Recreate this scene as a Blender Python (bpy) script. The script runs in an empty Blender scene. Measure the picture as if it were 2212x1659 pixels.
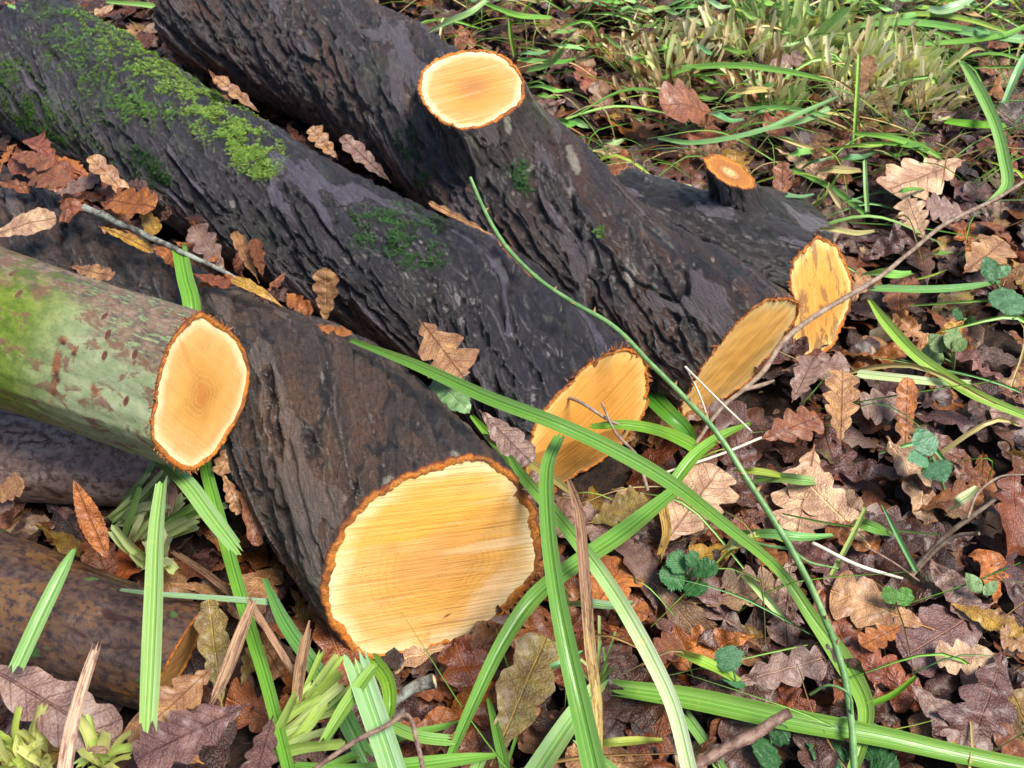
import bpy, math, random
import numpy as np
R = math.radians
# ---------------------------------------------------------------- camera, sky, sun
sc = bpy.context.scene
CAMH, PITCH, HF = 0.9, R(45), math.tan(R(26))
cd = bpy.data.cameras.new('camera'); cam = bpy.data.objects.new('camera', cd)
sc.collection.objects.link(cam); sc.camera = cam
cam.location = (0, 0, CAMH); cam.rotation_euler = (PITCH, 0, 0)
cd.sensor_width = 36; cd.angle = R(52); cd.clip_start = .02; cd.clip_end = 300
cd.dof.use_dof = True; cd.dof.focus_distance = 1.08; cd.dof.aperture_fstop = 15
SUN = np.array([.42, -.22, .88]); SUN = SUN/np.linalg.norm(SUN)
w = bpy.data.worlds.new('World'); sc.world = w; w.use_nodes = True
nt = w.node_tree; nt.nodes.clear()
sky = nt.nodes.new('ShaderNodeTexSky'); sky.sky_type = 'NISHITA'; sky.sun_disc = False
sky.sun_elevation = math.asin(SUN[2]); sky.sun_rotation = math.atan2(SUN[0], SUN[1])
sky.air_density = 1.0; sky.dust_density = 1.5; sky.ozone_density = 1.0
bg = nt.nodes.new('ShaderNodeBackground'); bg.inputs[1].default_value = .085
ow = nt.nodes.new('ShaderNodeOutputWorld')
nt.links.new(sky.outputs[0], bg.inputs[0]); nt.links.new(bg.outputs[0], ow.inputs[0])
sl = bpy.data.lights.new('sun', 'SUN'); so = bpy.data.objects.new('sun', sl); sc.collection.objects.link(so)
sl.energy = 3.7; sl.angle = R(24); sl.color = (1, .95, .87)
from mathutils import Vector, Matrix
so.rotation_euler = Vector(SUN).to_track_quat('Z', 'Y').to_euler()
sc.view_settings.view_transform = 'Standard'; sc.view_settings.look = 'None'
sc.view_settings.exposure = 0.86; sc.view_settings.gamma = 1
sc.render.resolution_x = 1024; sc.render.resolution_y = 768
sc.cycles.max_bounces = 6
# ---------------------------------------------------------------- maths helpers
rng = np.random.default_rng(7); random.seed(7)
CP = np.array([0, 0, CAMH]); FW = np.array([0, math.sin(PITCH), -math.cos(PITCH)]); UP = np.array([0, math.cos(PITCH), math.sin(PITCH)]); RT = np.array([1., 0, 0])
def ray(px, py):
    return FW + RT*((px-1106)/1106*HF) + UP*(-(py-829.5)/1106*HF)
def at(px, py, z):                       # point of the photo (2212 px wide) at height z
    d = ray(px, py); return CP + d*((z-CAMH)/d[2])
def proj(P):
    P = np.asarray(P)-CP; d = P@FW
    return np.stack([1106+(P@RT)/d/HF*1106, 829.5-(P@UP)/d/HF*1106], -1)
def mpp(p):                              # metres per photo pixel at world point p
    return (np.asarray(p)-CP)@FW*HF/1106
def nrm(v):
    v = np.asarray(v, float); return v/np.maximum(np.linalg.norm(v, axis=-1, keepdims=True), 1e-12)
def sm(a, b, x):
    t = np.clip((x-a)/(b-a), 0, 1); return t*t*(3-2*t)
PERM = np.random.default_rng(3).permutation(256); PERM = np.concatenate([PERM, PERM, PERM])
GR = nrm(np.random.default_rng(4).normal(size=(256, 3)))
def pn(x, y, z):                         # gradient noise about -1..1
    x, y, z = np.broadcast_arrays(x, y, z)
    xi, yi, zi = np.floor(x).astype(int), np.floor(y).astype(int), np.floor(z).astype(int)
    xf, yf, zf = x-xi, y-yi, z-zi
    u, v, s = [t*t*t*(t*(t*6-15)+10) for t in (xf, yf, zf)]
    def g(a, b, c):
        h = PERM[PERM[PERM[(xi+a) & 255]+((yi+b) & 255)]+((zi+c) & 255)]
        G = GR[h]; return G[..., 0]*(xf-a)+G[..., 1]*(yf-b)+G[..., 2]*(zf-c)
    L = lambda t, a, b: a+t*(b-a)
    return 1.6*L(s, L(v, L(u, g(0, 0, 0), g(1, 0, 0)), L(u, g(0, 1, 0), g(1, 1, 0))), L(v, L(u, g(0, 0, 1), g(1, 0, 1)), L(u, g(0, 1, 1), g(1, 1, 1))))
def catmull(P, n):
    P = np.asarray(P, float); P = np.vstack([2*P[0]-P[1], P, 2*P[-1]-P[-2]])
    k = len(P)-3; t = np.linspace(0, k-1e-9, n); i = np.floor(t).astype(int); f = (t-i)[:, None]
    a, b, c, d = P[i], P[i+1], P[i+2], P[i+3]
    return .5*((2*b)+(c-a)*f+(2*a-5*b+4*c-d)*f**2+(3*b-a-3*c+d)*f**3)
# ---------------------------------------------------------------- object helpers
COL = sc.collection
def grid_faces(nr, nc, wrap=False, off=0):
    i = np.arange(nr-1)[:, None]; m = nc if wrap else nc-1; j = np.arange(m)[None, :]; j2 = (j+1) % nc
    f = np.stack([i*nc+j+0*i, i*nc+j2+0*i, (i+1)*nc+j2, (i+1)*nc+j+0*i], -1)
    return f.reshape(-1, 4)+off
def build(name, V, F, mat, parent=None, uv=None, attrs=None, tint=None, smooth=True):
    V = np.asarray(V, float)
    if parent is not None: V = V-np.array(parent['_o'])
    me = bpy.data.meshes.new(name)
    F = np.asarray(F) if not isinstance(F, list) else F
    if isinstance(F, np.ndarray):
        k = F.shape[1]; me.vertices.add(len(V)); me.vertices.foreach_set('co', V.astype(np.float32).ravel())
        me.loops.add(F.size); me.loops.foreach_set('vertex_index', F.astype(np.int32).ravel())
        me.polygons.add(len(F)); me.polygons.foreach_set('loop_start', np.arange(0, F.size, k, dtype=np.int32))
        me.polygons.foreach_set('use_smooth', np.full(len(F), smooth))
        me.update(calc_edges=True); fl = F.ravel()
    else:
        me.from_pydata(V.tolist(), [], F); fl = np.array([i for f in F for i in f]); me.update()
        me.polygons.foreach_set('use_smooth', np.full(len(me.polygons), smooth))
    if uv is not None:
        l = me.uv_layers.new(name='UVMap'); l.data.foreach_set('uv', np.asarray(uv, np.float32)[fl].ravel())
    for k, a in (attrs or {}).items():
        t = me.attributes.new(k, 'FLOAT', 'POINT'); t.data.foreach_set('value', np.broadcast_to(np.asarray(a, np.float32), (len(V),)).copy())
    if tint is not None:
        t = me.attributes.new('tint', 'FLOAT_COLOR', 'POINT'); c = np.ones((len(V), 4), np.float32); c[:, :3] = tint
        t.data.foreach_set('color', c.ravel())
    me.materials.append(mat)
    o = bpy.data.objects.new(name, me); COL.objects.link(o)
    if parent is not None: o.parent = parent
    return o
def tag(o, label, cat, group=None):
    o['label'] = label; o['category'] = cat
    if group: o['group'] = group
    return o
def root(name, loc, label, cat, group=None):
    o = bpy.data.objects.new(name, None); COL.objects.link(o); o.location = [float(v) for v in loc]; o.empty_display_size = .05
    o['_o'] = [float(v) for v in loc]; return tag(o, label, cat, group)
def single(name, V, F, mat, label, cat, group=None, **k):     # one-mesh thing with its origin at its own centre
    c = V.mean(0); o = build(name, V-c, F, mat, **k); o.location = c.tolist(); return tag(o, label, cat, group)
# ---------------------------------------------------------------- node helpers
class T:
    def __init__(s, name):
        s.m = bpy.data.materials.new(name); s.m.use_nodes = True; s.t = s.m.node_tree; s.t.nodes.clear()
        s.out = s.t.nodes.new('ShaderNodeOutputMaterial')
    def n(s, typ, **k):
        x = s.t.nodes.new('ShaderNode'+typ)
        for a, b in k.items(): setattr(x, a, b)
        return x
    def put(s, sock, v):
        if isinstance(v, bpy.types.NodeSocket): s.t.links.new(v, sock)
        elif isinstance(v, (tuple, list)) and len(v) == 3 and sock.type == 'RGBA': sock.default_value = (*v, 1)
        else: sock.default_value = v
    def attr(s, a, o='Fac'): x = s.n('Attribute', attribute_name=a); return x.outputs[o]
    def uv(s): return s.n('UVMap').outputs[0]
    def obj(s): return s.n('TexCoord').outputs['Object']
    def math(s, op, a, b=0., c=0., clamp=False):
        x = s.n('Math', operation=op, use_clamp=clamp)
        for i, v in enumerate((a, b, c)): s.put(x.inputs[i], v)
        return x.outputs[0]
    def sep(s, v): x = s.n('SeparateXYZ'); s.put(x.inputs[0], v); return x.outputs
    def comb(s, a, b, c=0.):
        x = s.n('CombineXYZ')
        for i, v in enumerate((a, b, c)): s.put(x.inputs[i], v)
        return x.outputs[0]
    def map(s, v, scale=(1, 1, 1), rot=(0, 0, 0), loc=(0, 0, 0)):
        x = s.n('Mapping'); s.put(x.inputs[0], v); x.inputs['Scale'].default_value = scale; x.inputs['Rotation'].default_value = rot; x.inputs['Location'].default_value = loc
        return x.outputs[0]
    def noise(s, v, scale=5., detail=4., rough=.55, dist=0.):
        x = s.n('TexNoise'); s.put(x.inputs['Vector'], v); s.put(x.inputs['Scale'], scale)
        x.inputs['Detail'].default_value = detail; x.inputs['Roughness'].default_value = rough; x.inputs['Distortion'].default_value = dist
        return x.outputs['Fac']
    def vor(s, v, scale=5., feat='F1', rnd=1.):
        x = s.n('TexVoronoi', feature=feat); s.put(x.inputs['Vector'], v); x.inputs['Scale'].default_value = scale; x.inputs['Randomness'].default_value = rnd
        return x.outputs['Distance']
    def step(s, v, a, b):
        x = s.n('MapRange', interpolation_type='SMOOTHSTEP'); s.put(x.inputs[0], v); x.inputs[1].default_value = a; x.inputs[2].default_value = b
        return x.outputs[0]
    def mix(s, f, a, b, mode='MIX'):
        x = s.n('Mix', data_type='RGBA', blend_type=mode); s.put(x.inputs[0], f); s.put(x.inputs[6], a); s.put(x.inputs[7], b); return x.outputs[2]
    def ramp(s, f, stops):
        x = s.n('ValToRGB'); s.put(x.inputs[0], f); e = x.color_ramp.elements
        while len(e) < len(stops): e.new(.5)
        for q, (p, c) in zip(e, stops): q.position = p; q.color = (*c, 1)
        return x.outputs[0]
    def bump(s, h, strength=.5, dist=.001, nml=None):
        x = s.n('Bump'); s.put(x.inputs['Height'], h); x.inputs['Strength'].default_value = strength; x.inputs['Distance'].default_value = dist
        if nml is not None: s.put(x.inputs['Normal'], nml)
        return x.outputs[0]
    def done(s, col, rough=.5, nml=None, spec=.5, trans=None, coat=None, sheen=None):
        b = s.n('BsdfPrincipled'); s.put(b.inputs['Base Color'], col); s.put(b.inputs['Roughness'], rough); s.put(b.inputs['Specular IOR Level'], spec)
        if nml is not None: s.put(b.inputs['Normal'], nml)
        if coat is not None: s.put(b.inputs['Coat Weight'], coat); b.inputs['Coat Roughness'].default_value = .34
        o = b.outputs[0]
        if trans:
            t = s.n('BsdfTranslucent'); s.put(t.inputs[0], col); x = s.n('MixShader'); x.inputs[0].default_value = trans
            s.t.links.new(o, x.inputs[1]); s.t.links.new(t.outputs[0], x.inputs[2]); o = x.outputs[0]
        s.t.links.new(o, s.out.inputs[0]); return s.m
# ---------------------------------------------------------------- materials
def mat_bark(name, plate_c, rough_c, dark_c, brown_c, brown=.5, green=0., lichen=.3, seed=0.):
    t = T(name); uv = t.map(t.uv(), loc=(seed, seed*.7, seed)); pl = t.attr('plate')
    big = t.noise(t.map(uv, scale=(4, 9, 1)), 1., 4, .6)
    med = t.noise(t.map(uv, scale=(22, 60, 1)), 1., 6, .65, .6)
    fine = t.noise(t.map(uv, scale=(210, 480, 1)), 1., 7, .8, .4)
    grain = t.noise(uv, 900, 3, .7)
    wv = t.map(t.comb(t.math('ADD', t.sep(uv)[0], t.math('MULTIPLY', med, .012)), t.math('ADD', t.sep(uv)[1], t.math('MULTIPLY', fine, .004)), 0.), scale=(26, 95, 1))
    cr = t.vor(wv, 1., 'DISTANCE_TO_EDGE'); crk = t.step(cr, .02, .16)
    cr2 = t.vor(t.map(wv, scale=(2.7, 2.4, 1), loc=(3, 1, 0)), 1., 'DISTANCE_TO_EDGE'); crk2 = t.step(cr2, .01, .12)
    pm = t.math('MULTIPLY', t.math('MULTIPLY', t.step(pl, .55, .95), t.math('ADD', .85, t.math('MULTIPLY', crk, .15))), t.step(t.math('ADD', t.attr('flat'), t.math('MULTIPLY', t.math('SUBTRACT', med, .5), 1.1)), .36, .60))
    c = t.mix(t.step(fine, .38, .62), tuple(x*.38 for x in rough_c), rough_c)
    c = t.mix(t.math('MULTIPLY', t.step(med, .48, .62), t.step(fine, .42, .56)), c, tuple(x*2.0 for x in rough_c))
    br = t.math('MULTIPLY', t.step(t.noise(t.map(uv, scale=(6, 22, 1), loc=(3, 1, 0)), 1., 5, .65, .5), .50-.10*brown, .66-.1*brown), t.step(fine, .40, .60))
    c = t.mix(t.math('MULTIPLY', br, min(1, brown*1.3)), c, brown_c)
    pc = t.mix(t.step(t.noise(t.map(uv, scale=(60, 240, 1)), 1., 5, .65), .35, .65), tuple(x*.62 for x in plate_c), tuple(x*1.25 for x in plate_c))
    c = t.mix(t.math('MULTIPLY', pm, .92), c, pc)
    c = t.mix(t.math('MULTIPLY', t.math('SUBTRACT', 1., crk2), .28), c, dark_c)
    c = t.mix(t.math('MULTIPLY', t.step(pl, .55, .15), .92), c, dark_c)
    gn = t.noise(uv, 620., 3, .7); c = t.mix(t.math('MULTIPLY', t.step(gn, .52, .66), t.math('SUBTRACT', .75, t.math('MULTIPLY', pm, .6))), c, t.mix(1., c, (2.3, 2.2, 2.2), 'MULTIPLY'))
    c = t.mix(t.math('MULTIPLY', t.attr('pale'), .9), c, t.mix(t.step(fine, .35, .6), (.20, .17, .13), (.46, .41, .33)))
    if green: c = t.mix(t.math('MULTIPLY', t.math('MULTIPLY', t.step(t.noise(t.map(uv, scale=(9, 14, 1), loc=(9, 2, 0)), 1., 5, .6), .56, .68), t.step(fine, .4, .6)), green), c, (.06, .10, .015))
    sp = t.vor(t.map(uv, scale=(1, 1.6, 1)), 130.)
    c = t.mix(t.math('MULTIPLY', t.math('MULTIPLY', t.step(sp, .13, .05), t.step(t.noise(uv, 30, 2), .60, .66)), lichen), c, (.55, .52, .45))
    h = t.math('ADD', t.math('MULTIPLY', fine, t.math('SUBTRACT', 1.2, t.math('MULTIPLY', pm, .9))), t.math('ADD', t.math('MULTIPLY', med, .8), t.math('ADD', t.math('MULTIPLY', grain, .35), t.math('ADD', t.math('MULTIPLY', crk, .14), t.math('MULTIPLY', crk2, .10)))))
    bm = t.bump(h, 1., .0052)
    rg = t.math('SUBTRACT', t.math('ADD', .15, t.math('MULTIPLY', grain, .32)), t.math('MULTIPLY', pm, .03))
    return t.done(c, rg, bm, 1., coat=.30)
M = {}
M['bark_a'] = mat_bark('bark_dark_brown', (.115, .076, .058), (.066, .040, .028), (.010, .007, .006), (.15, .07, .03), .72, 0., .5, 1.)
M['bark_e'] = mat_bark('bark_purple_grey', (.085, .068, .092), (.036, .028, .033), (.009, .007, .008), (.085, .045, .025), .18, .3, .35, 5.)
M['bark_f'] = mat_bark('bark_red_brown', (.080, .056, .062), (.037, .024, .024), (.009, .006, .006), (.14, .05, .017), .65, .25, .8, 9.)
M['bark_g'] = mat_bark('bark_grey_brown', (.11, .09, .11), (.045, .036, .036), (.009, .007, .007), (.08, .05, .03), .3, .2, .3, 13.)
M['bark_stub'] = mat_bark('bark_stub', (.12, .095, .085), (.055, .042, .034), (.014, .01, .008), (.09, .05, .03), .3, .9, .6, 17.)
def mat_green_bark():
    t = T('bark_smooth_green'); uv = t.uv(); v = t.sep(uv)[1]; u = t.sep(uv)[0]
    n1 = t.noise(t.map(uv, scale=(7, 12, 1)), 1., 5, .6, .4); n2 = t.noise(uv, 70., 6, .65); n3 = t.noise(t.map(uv, scale=(60, 260, 1)), 1., 4, .6)
    c = t.mix(t.step(n2, .35, .65), (.070, .115, .008), (.155, .205, .020))
    c = t.mix(t.math('MULTIPLY', t.step(t.math('ADD', n1, t.math('MULTIPLY', n2, .5)), .80, .95), .6), c, (.20, .25, .09))
    c = t.mix(t.math('MULTIPLY', t.step(u, .16, .075), .8), c, t.mix(t.step(n2, .3, .7), (.22, .27, .14), (.33, .35, .22)))   # pale grey-green band next to the cut
    # brown weathered strip along the upper side
    top = t.attr('top'); bm = t.step(t.math('ADD', top, t.math('MULTIPLY', t.math('SUBTRACT', n1, .5), 1.1)), .66, .84)
    bc = t.mix(t.step(n2, .4, .6), (.07, .045, .04), t.mix(t.step(n3, .4, .6), (.16, .10, .06), (.24, .17, .12)))
    c = t.mix(t.math('MULTIPLY', bm, t.step(t.math('ADD', n2, n3), .80, 1.0)), c, bc)
    le = t.vor(t.map(uv, scale=(1.5, .75, 1)), 42.); lm = t.math('MULTIPLY', t.step(le, .21, .12), t.step(t.noise(uv, 9, 3), .48, .54))
    c = t.mix(lm, c, (.10, .03, .018))
    c = t.mix(t.math('MULTIPLY', t.step(n3, .55, .75), .25), c, (.26, .28, .14))
    rp = t.math('MULTIPLY', t.step(t.noise(t.map(uv, scale=(30, 46, 1), loc=(7, 3, 0)), 1., 6, .7, .6), .53, .59), t.step(n2, .36, .50)); c = t.mix(t.math('MULTIPLY', rp, .85), c, (.15, .07, .045))
    c = t.mix(t.math('MULTIPLY', t.step(t.noise(uv, 260., 4, .7), .55, .68), .5), c, tuple(x*1. for x in (.05, .075, .012)))
    sc_ = t.attr('scar'); c = t.mix(sc_, c, t.mix(t.step(n2, .4, .6), (.05, .015, .01), (.22, .09, .035)))
    h = t.math('ADD', t.math('MULTIPLY', n3, .5), t.math('ADD', n2, t.math('MULTIPLY', lm, .8)))
    return t.done(c, t.math('ADD', .3, t.math('MULTIPLY', n2, .25)), t.bump(h, .6, .0012), .5)
M['bark_b'] = mat_green_bark()
def mat_mottled(name, a, b, c_, grn, fiss):
    t = T(name); uv = t.uv(); n1 = t.noise(t.map(uv, scale=(10, 20, 1)), 1., 5, .62, .5); n2 = t.noise(uv, 110., 6, .7, .4); n3 = t.noise(t.map(uv, scale=(20, 90, 1)), 1., 4, .6)
    c = t.mix(t.step(n2, .38, .6), a, b)
    c = t.mix(t.math('MULTIPLY', t.step(n1, .42, .62), t.step(n2, .40, .55)), c, c_)
    c = t.mix(t.math('MULTIPLY', t.step(n3, .56, .66), .5), c, tuple(x*.5 for x in a))
    c = t.mix(t.math('MULTIPLY', t.step(t.noise(t.map(uv, loc=(4, 4, 0)), 22., 3, .5), .66, .69), grn), c, (.05, .12, .03))
    c = t.mix(t.math('MULTIPLY', t.step(t.attr('plate'), .35, .05), fiss), c, (.03, .008, .006))
    return t.done(c, t.math('ADD', .28, t.math('MULTIPLY', n2, .3)), t.bump(t.math('ADD', n2, n3), .6, .0014), .5)
M['bark_c'] = mat_mottled('bark_brown_grey', (.13, .08, .062), (.30, .19, .15), (.42, .30, .25), .4, .8)
M['bark_d'] = mat_mottled('bark_orange_mottled', (.034, .021, .021), (.080, .048, .036), (.13, .060, .020), .9, .8)
def mat_face(name, core, mid, edge, saw, sawamt=.5, dark=.0, stain=(.5, .2, .05), seed=0., ringamt=.35, stainamt=.5, blot=0., rs=1., spots=()):
    t = T(name); uv = t.map(t.uv(), loc=(seed, seed, 0)); rad = t.attr('rad'); rr = t.attr('ringr')
    ru = t.map(uv, rot=(0, 0, -R(saw)))
    wn = t.noise(uv, 14., 3, .5)
    c = t.ramp(t.math('ADD', rad, t.math('MULTIPLY', t.math('SUBTRACT', wn, .5), .28)), [(0, core), (.22, tuple(.6*a+.4*b for a, b in zip(core, mid))), (.45, mid), (.84, tuple(.8*a+.2*b for a, b in zip(mid, edge))), (.97, edge), (1, edge)])
    ang = t.noise(uv, 26., 3, .5)
    ring = t.math('SINE', t.math('ADD', t.math('MULTIPLY', rr, 1150.*rs), t.math('MULTIPLY', ang, 9.)))
    rm = t.math('MULTIPLY', t.step(ring, .35, 1.), t.math('MULTIPLY', t.step(rad, 1.0, .3), ringamt))
    c = t.mix(rm, c, stain)
    s1 = t.noise(t.map(ru, scale=(9, 330, 1)), 1., 4, .65, .15); s2 = t.noise(t.map(ru, scale=(5, 80, 1), loc=(2, 5, 0)), 1., 4, .6, .35)
    c = t.mix(t.math('MULTIPLY', t.step(s1, .52, .74), sawamt*.75), c, tuple(.65*a+.35*b for a, b in zip(mid, edge)))
    c = t.mix(t.math('MULTIPLY', t.step(s1, .50, .32), sawamt*.75), c, tuple(x*.74 for x in stain))
    c = t.mix(t.math('MULTIPLY', t.step(s2, .52, .68), sawamt*.8), c, tuple(.6*a+.4*b for a, b in zip(mid, edge)))
    c = t.mix(t.math('MULTIPLY', t.step(t.math('ADD', t.noise(uv, 22., 5, .6, .4), t.math('MULTIPLY', s2, .4)), .76, .94), stainamt), c, stain)
    sp = t.vor(t.map(uv, scale=(1.2, .8, 1)), 320.); c = t.mix(t.math('MULTIPLY', t.math('MULTIPLY', t.step(sp, .24, .10), t.step(t.noise(uv, 40., 2), .50, .60)), .65), c, tuple(x*.35 for x in stain))
    if blot:
        bl = t.math('MULTIPLY', t.step(t.noise(t.map(ru, scale=(26, 62, 1), loc=(1, 3, 0)), 1., 6, .7, .5), .53, .58), blot)
        c = t.mix(bl, c, (.09, .05, .045))
    raw = t.uv()
    for (su, sv, ru_, rv_, an_, cc, am) in spots:
        q = t.map(raw, loc=(-su, -sv, 0)); q = t.map(q, rot=(0, 0, -R(an_))); q = t.map(q, scale=(1/ru_, 1/rv_, 1)); x = t.n('VectorMath', operation='LENGTH'); t.put(x.inputs[0], q)
        dd = t.math('ADD', x.outputs['Value'], t.math('MULTIPLY', t.math('SUBTRACT', t.math('ADD', wn, s2), 1.), 1.6)); c = t.mix(t.math('MULTIPLY', t.step(dd, 1.15, .55), t.math('MULTIPLY', am, t.math('ADD', .45, s1))), c, cc)
    crk = t.noise(t.comb(t.math('MULTIPLY', ang, 3.), rad, seed), 3., 2)
    h = t.math('ADD', t.math('MULTIPLY', s1, 1.), t.math('ADD', t.math('MULTIPLY', s2, .8), t.math('MULTIPLY', t.noise(uv, 500., 3, .6), .25)))
    return t.done(c, .5, t.bump(h, .8, .0014), .2)
EDGE = (.90, .74, .45)
M['face_a'] = mat_face('wood_a', (.52, .23, .06), (.68, .33, .065), (.86, .66, .34), -7, .7, stain=(.50, .24, .07), seed=1.3, ringamt=.6, stainamt=.6, rs=.75, spots=[(-.012, .052, .085, .036, 8, (.74, .38, .05), .6), (.036, .028, .042, .016, 20, (.60, .27, .05), .55), (-.022, -.004, .030, .020, -15, (.56, .27, .08), .5), (.052, -.058, .070, .020, 42, (.86, .66, .44), .35), (.062, .000, .050, .006, -6, (.86, .66, .42), .4), (.0, .005, .050, .030, 15, (.60, .30, .09), .5), (.012, -.066, .010, .003, 18, (.25, .09, .03), 1.1), (.110, .008, .010, .014, 60, (.10, .06, .04), 1.)])
M['face_b'] = mat_face('wood_b', (.46, .19, .04), (.64, .33, .08), (.84, .66, .37), -52, .22, stain=(.62, .33, .09), seed=4., ringamt=.6, stainamt=.2, spots=[(.002, -.004, .008, .013, 0, (.52, .20, .05), .9), (-.008, .030, .003, .028, 14, (.6, .28, .08), .7)])
M['face_e'] = mat_face('wood_e', (.66, .29, .05), (.68, .30, .055), (.80, .48, .15), 32, .55, stain=(.42, .18, .04), seed=7., ringamt=.02, stainamt=.45)
M['face_f'] = mat_face('wood_f', (.80, .40, .085), (.84, .44, .10), (.92, .66, .28), 38, .7, stain=(.46, .22, .06), seed=11., ringamt=.0, stainamt=.3)
M['face_s'] = mat_face('wood_s', (.38, .16, .06), (.55, .27, .06), (.82, .66, .40), 13, .8, stain=(.52, .25, .06), seed=15., ringamt=.25, stainamt=.25)
M['face_g'] = mat_face('wood_g', (.64, .28, .05), (.66, .31, .06), (.82, .56, .22), 100, .6, stain=(.38, .18, .05), seed=21., ringamt=.0, stainamt=.5, blot=.6)
M['face_h'] = mat_face('wood_h', (.70, .50, .24), (.32, .12, .03), (.58, .24, .05), 70, .5, stain=(.22, .08, .02), seed=27., ringamt=.5, stainamt=.5)
M['face_d'] = mat_face('wood_d', (.50, .24, .07), (.56, .28, .09), (.62, .34, .12), 80, .5, stain=(.3, .13, .03), seed=31., ringamt=.0, stainamt=.3)
def mat_rim():
    t = T('inner_bark'); uv = t.uv(); n = t.noise(uv, 420., 5, .7); n2 = t.noise(uv, 60., 4, .6); r = t.attr('rimr')
    c = t.mix(t.step(n, .35, .65), (.28, .075, .013), (.66, .27, .045))
    c = t.mix(t.step(n2, .45, .62), c, (.55, .17, .02))
    c = t.mix(t.math('MULTIPLY', t.step(t.noise(uv, 26., 4, .6), .50, .60), .7), c, (.16, .05, .02))
    c = t.mix(t.step(t.math('ADD', r, t.math('MULTIPLY', t.math('SUBTRACT', n, .5), .7)), .68, 1.0), c, (.10, .022, .010))
    return t.done(c, .6, t.bump(n, .9, .0022), .35)
M['rim'] = mat_rim()
def mat_leaf():
    t = T('dead_leaf'); uv = t.sep(t.uv()); x, y = uv[0], uv[1]; sd = t.attr('seed'); tint = t.attr('tint', 'Color')
    v = t.comb(x, y, sd)
    n1 = t.noise(v, 6., 5, .62); n2 = t.noise(v, 38., 5, .7); n3 = t.noise(v, 120., 3, .7)
    c = t.mix(t.step(n1, .35, .65), t.mix(.8, tint, t.mix(1., tint, (.50, .34, .34), 'MULTIPLY')), tint)
    c = t.mix(t.math('MULTIPLY', t.step(n1, .54, .72), .7), c, t.mix(1., tint, (1.35, 1.25, 1.1), 'MULTIPLY'))
    c = t.mix(t.math('MULTIPLY', t.step(n2, .52, .64), .55), c, t.mix(1., tint, (.42, .32, .33), 'MULTIPLY'))
    c = t.mix(t.math('MULTIPLY', t.step(n3, .62, .72), .5), c, (.035, .018, .014))
    ax = t.math('ABSOLUTE', x)
    mid = t.step(ax, .011, .004)
    lat = t.math('ABSOLUTE', t.math('SUBTRACT', t.math('FRACT', t.math('MULTIPLY', t.math('SUBTRACT', y, t.math('MULTIPLY', ax, .72)), 9.)), .5))
    lm = t.math('MULTIPLY', t.step(lat, .05, .02), t.step(ax, .34, .02))
    vein = t.math('MAXIMUM', mid, t.math('MULTIPLY', lm, .6))
    vc = t.mix(t.step(t.math('FRACT', t.math('MULTIPLY', sd, 7.31)), .45, .55), t.mix(1., tint, (1.7, 1.6, 1.3), 'MULTIPLY'), t.mix(1., tint, (.45, .28, .22), 'MULTIPLY'))
    c = t.mix(t.math('MULTIPLY', vein, .7), c, vc)
    bk = t.n('NewGeometry').outputs['Backfacing']
    c = t.mix(t.math('MULTIPLY', bk, .45), c, t.mix(1., c, (1.5, 1.5, 1.5), 'MULTIPLY'))
    ret = t.vor(v, 55.)
    h = t.math('ADD', t.math('MULTIPLY', vein, -1.), t.math('ADD', t.math('MULTIPLY', n2, .8), t.math('MULTIPLY', ret, .5)))
    return t.done(c, t.math('ADD', .14, t.math('MULTIPLY', n2, .30)), t.bump(h, .9, .0020), .7, trans=.05, coat=.3)
M['leaf'] = mat_leaf()
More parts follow.
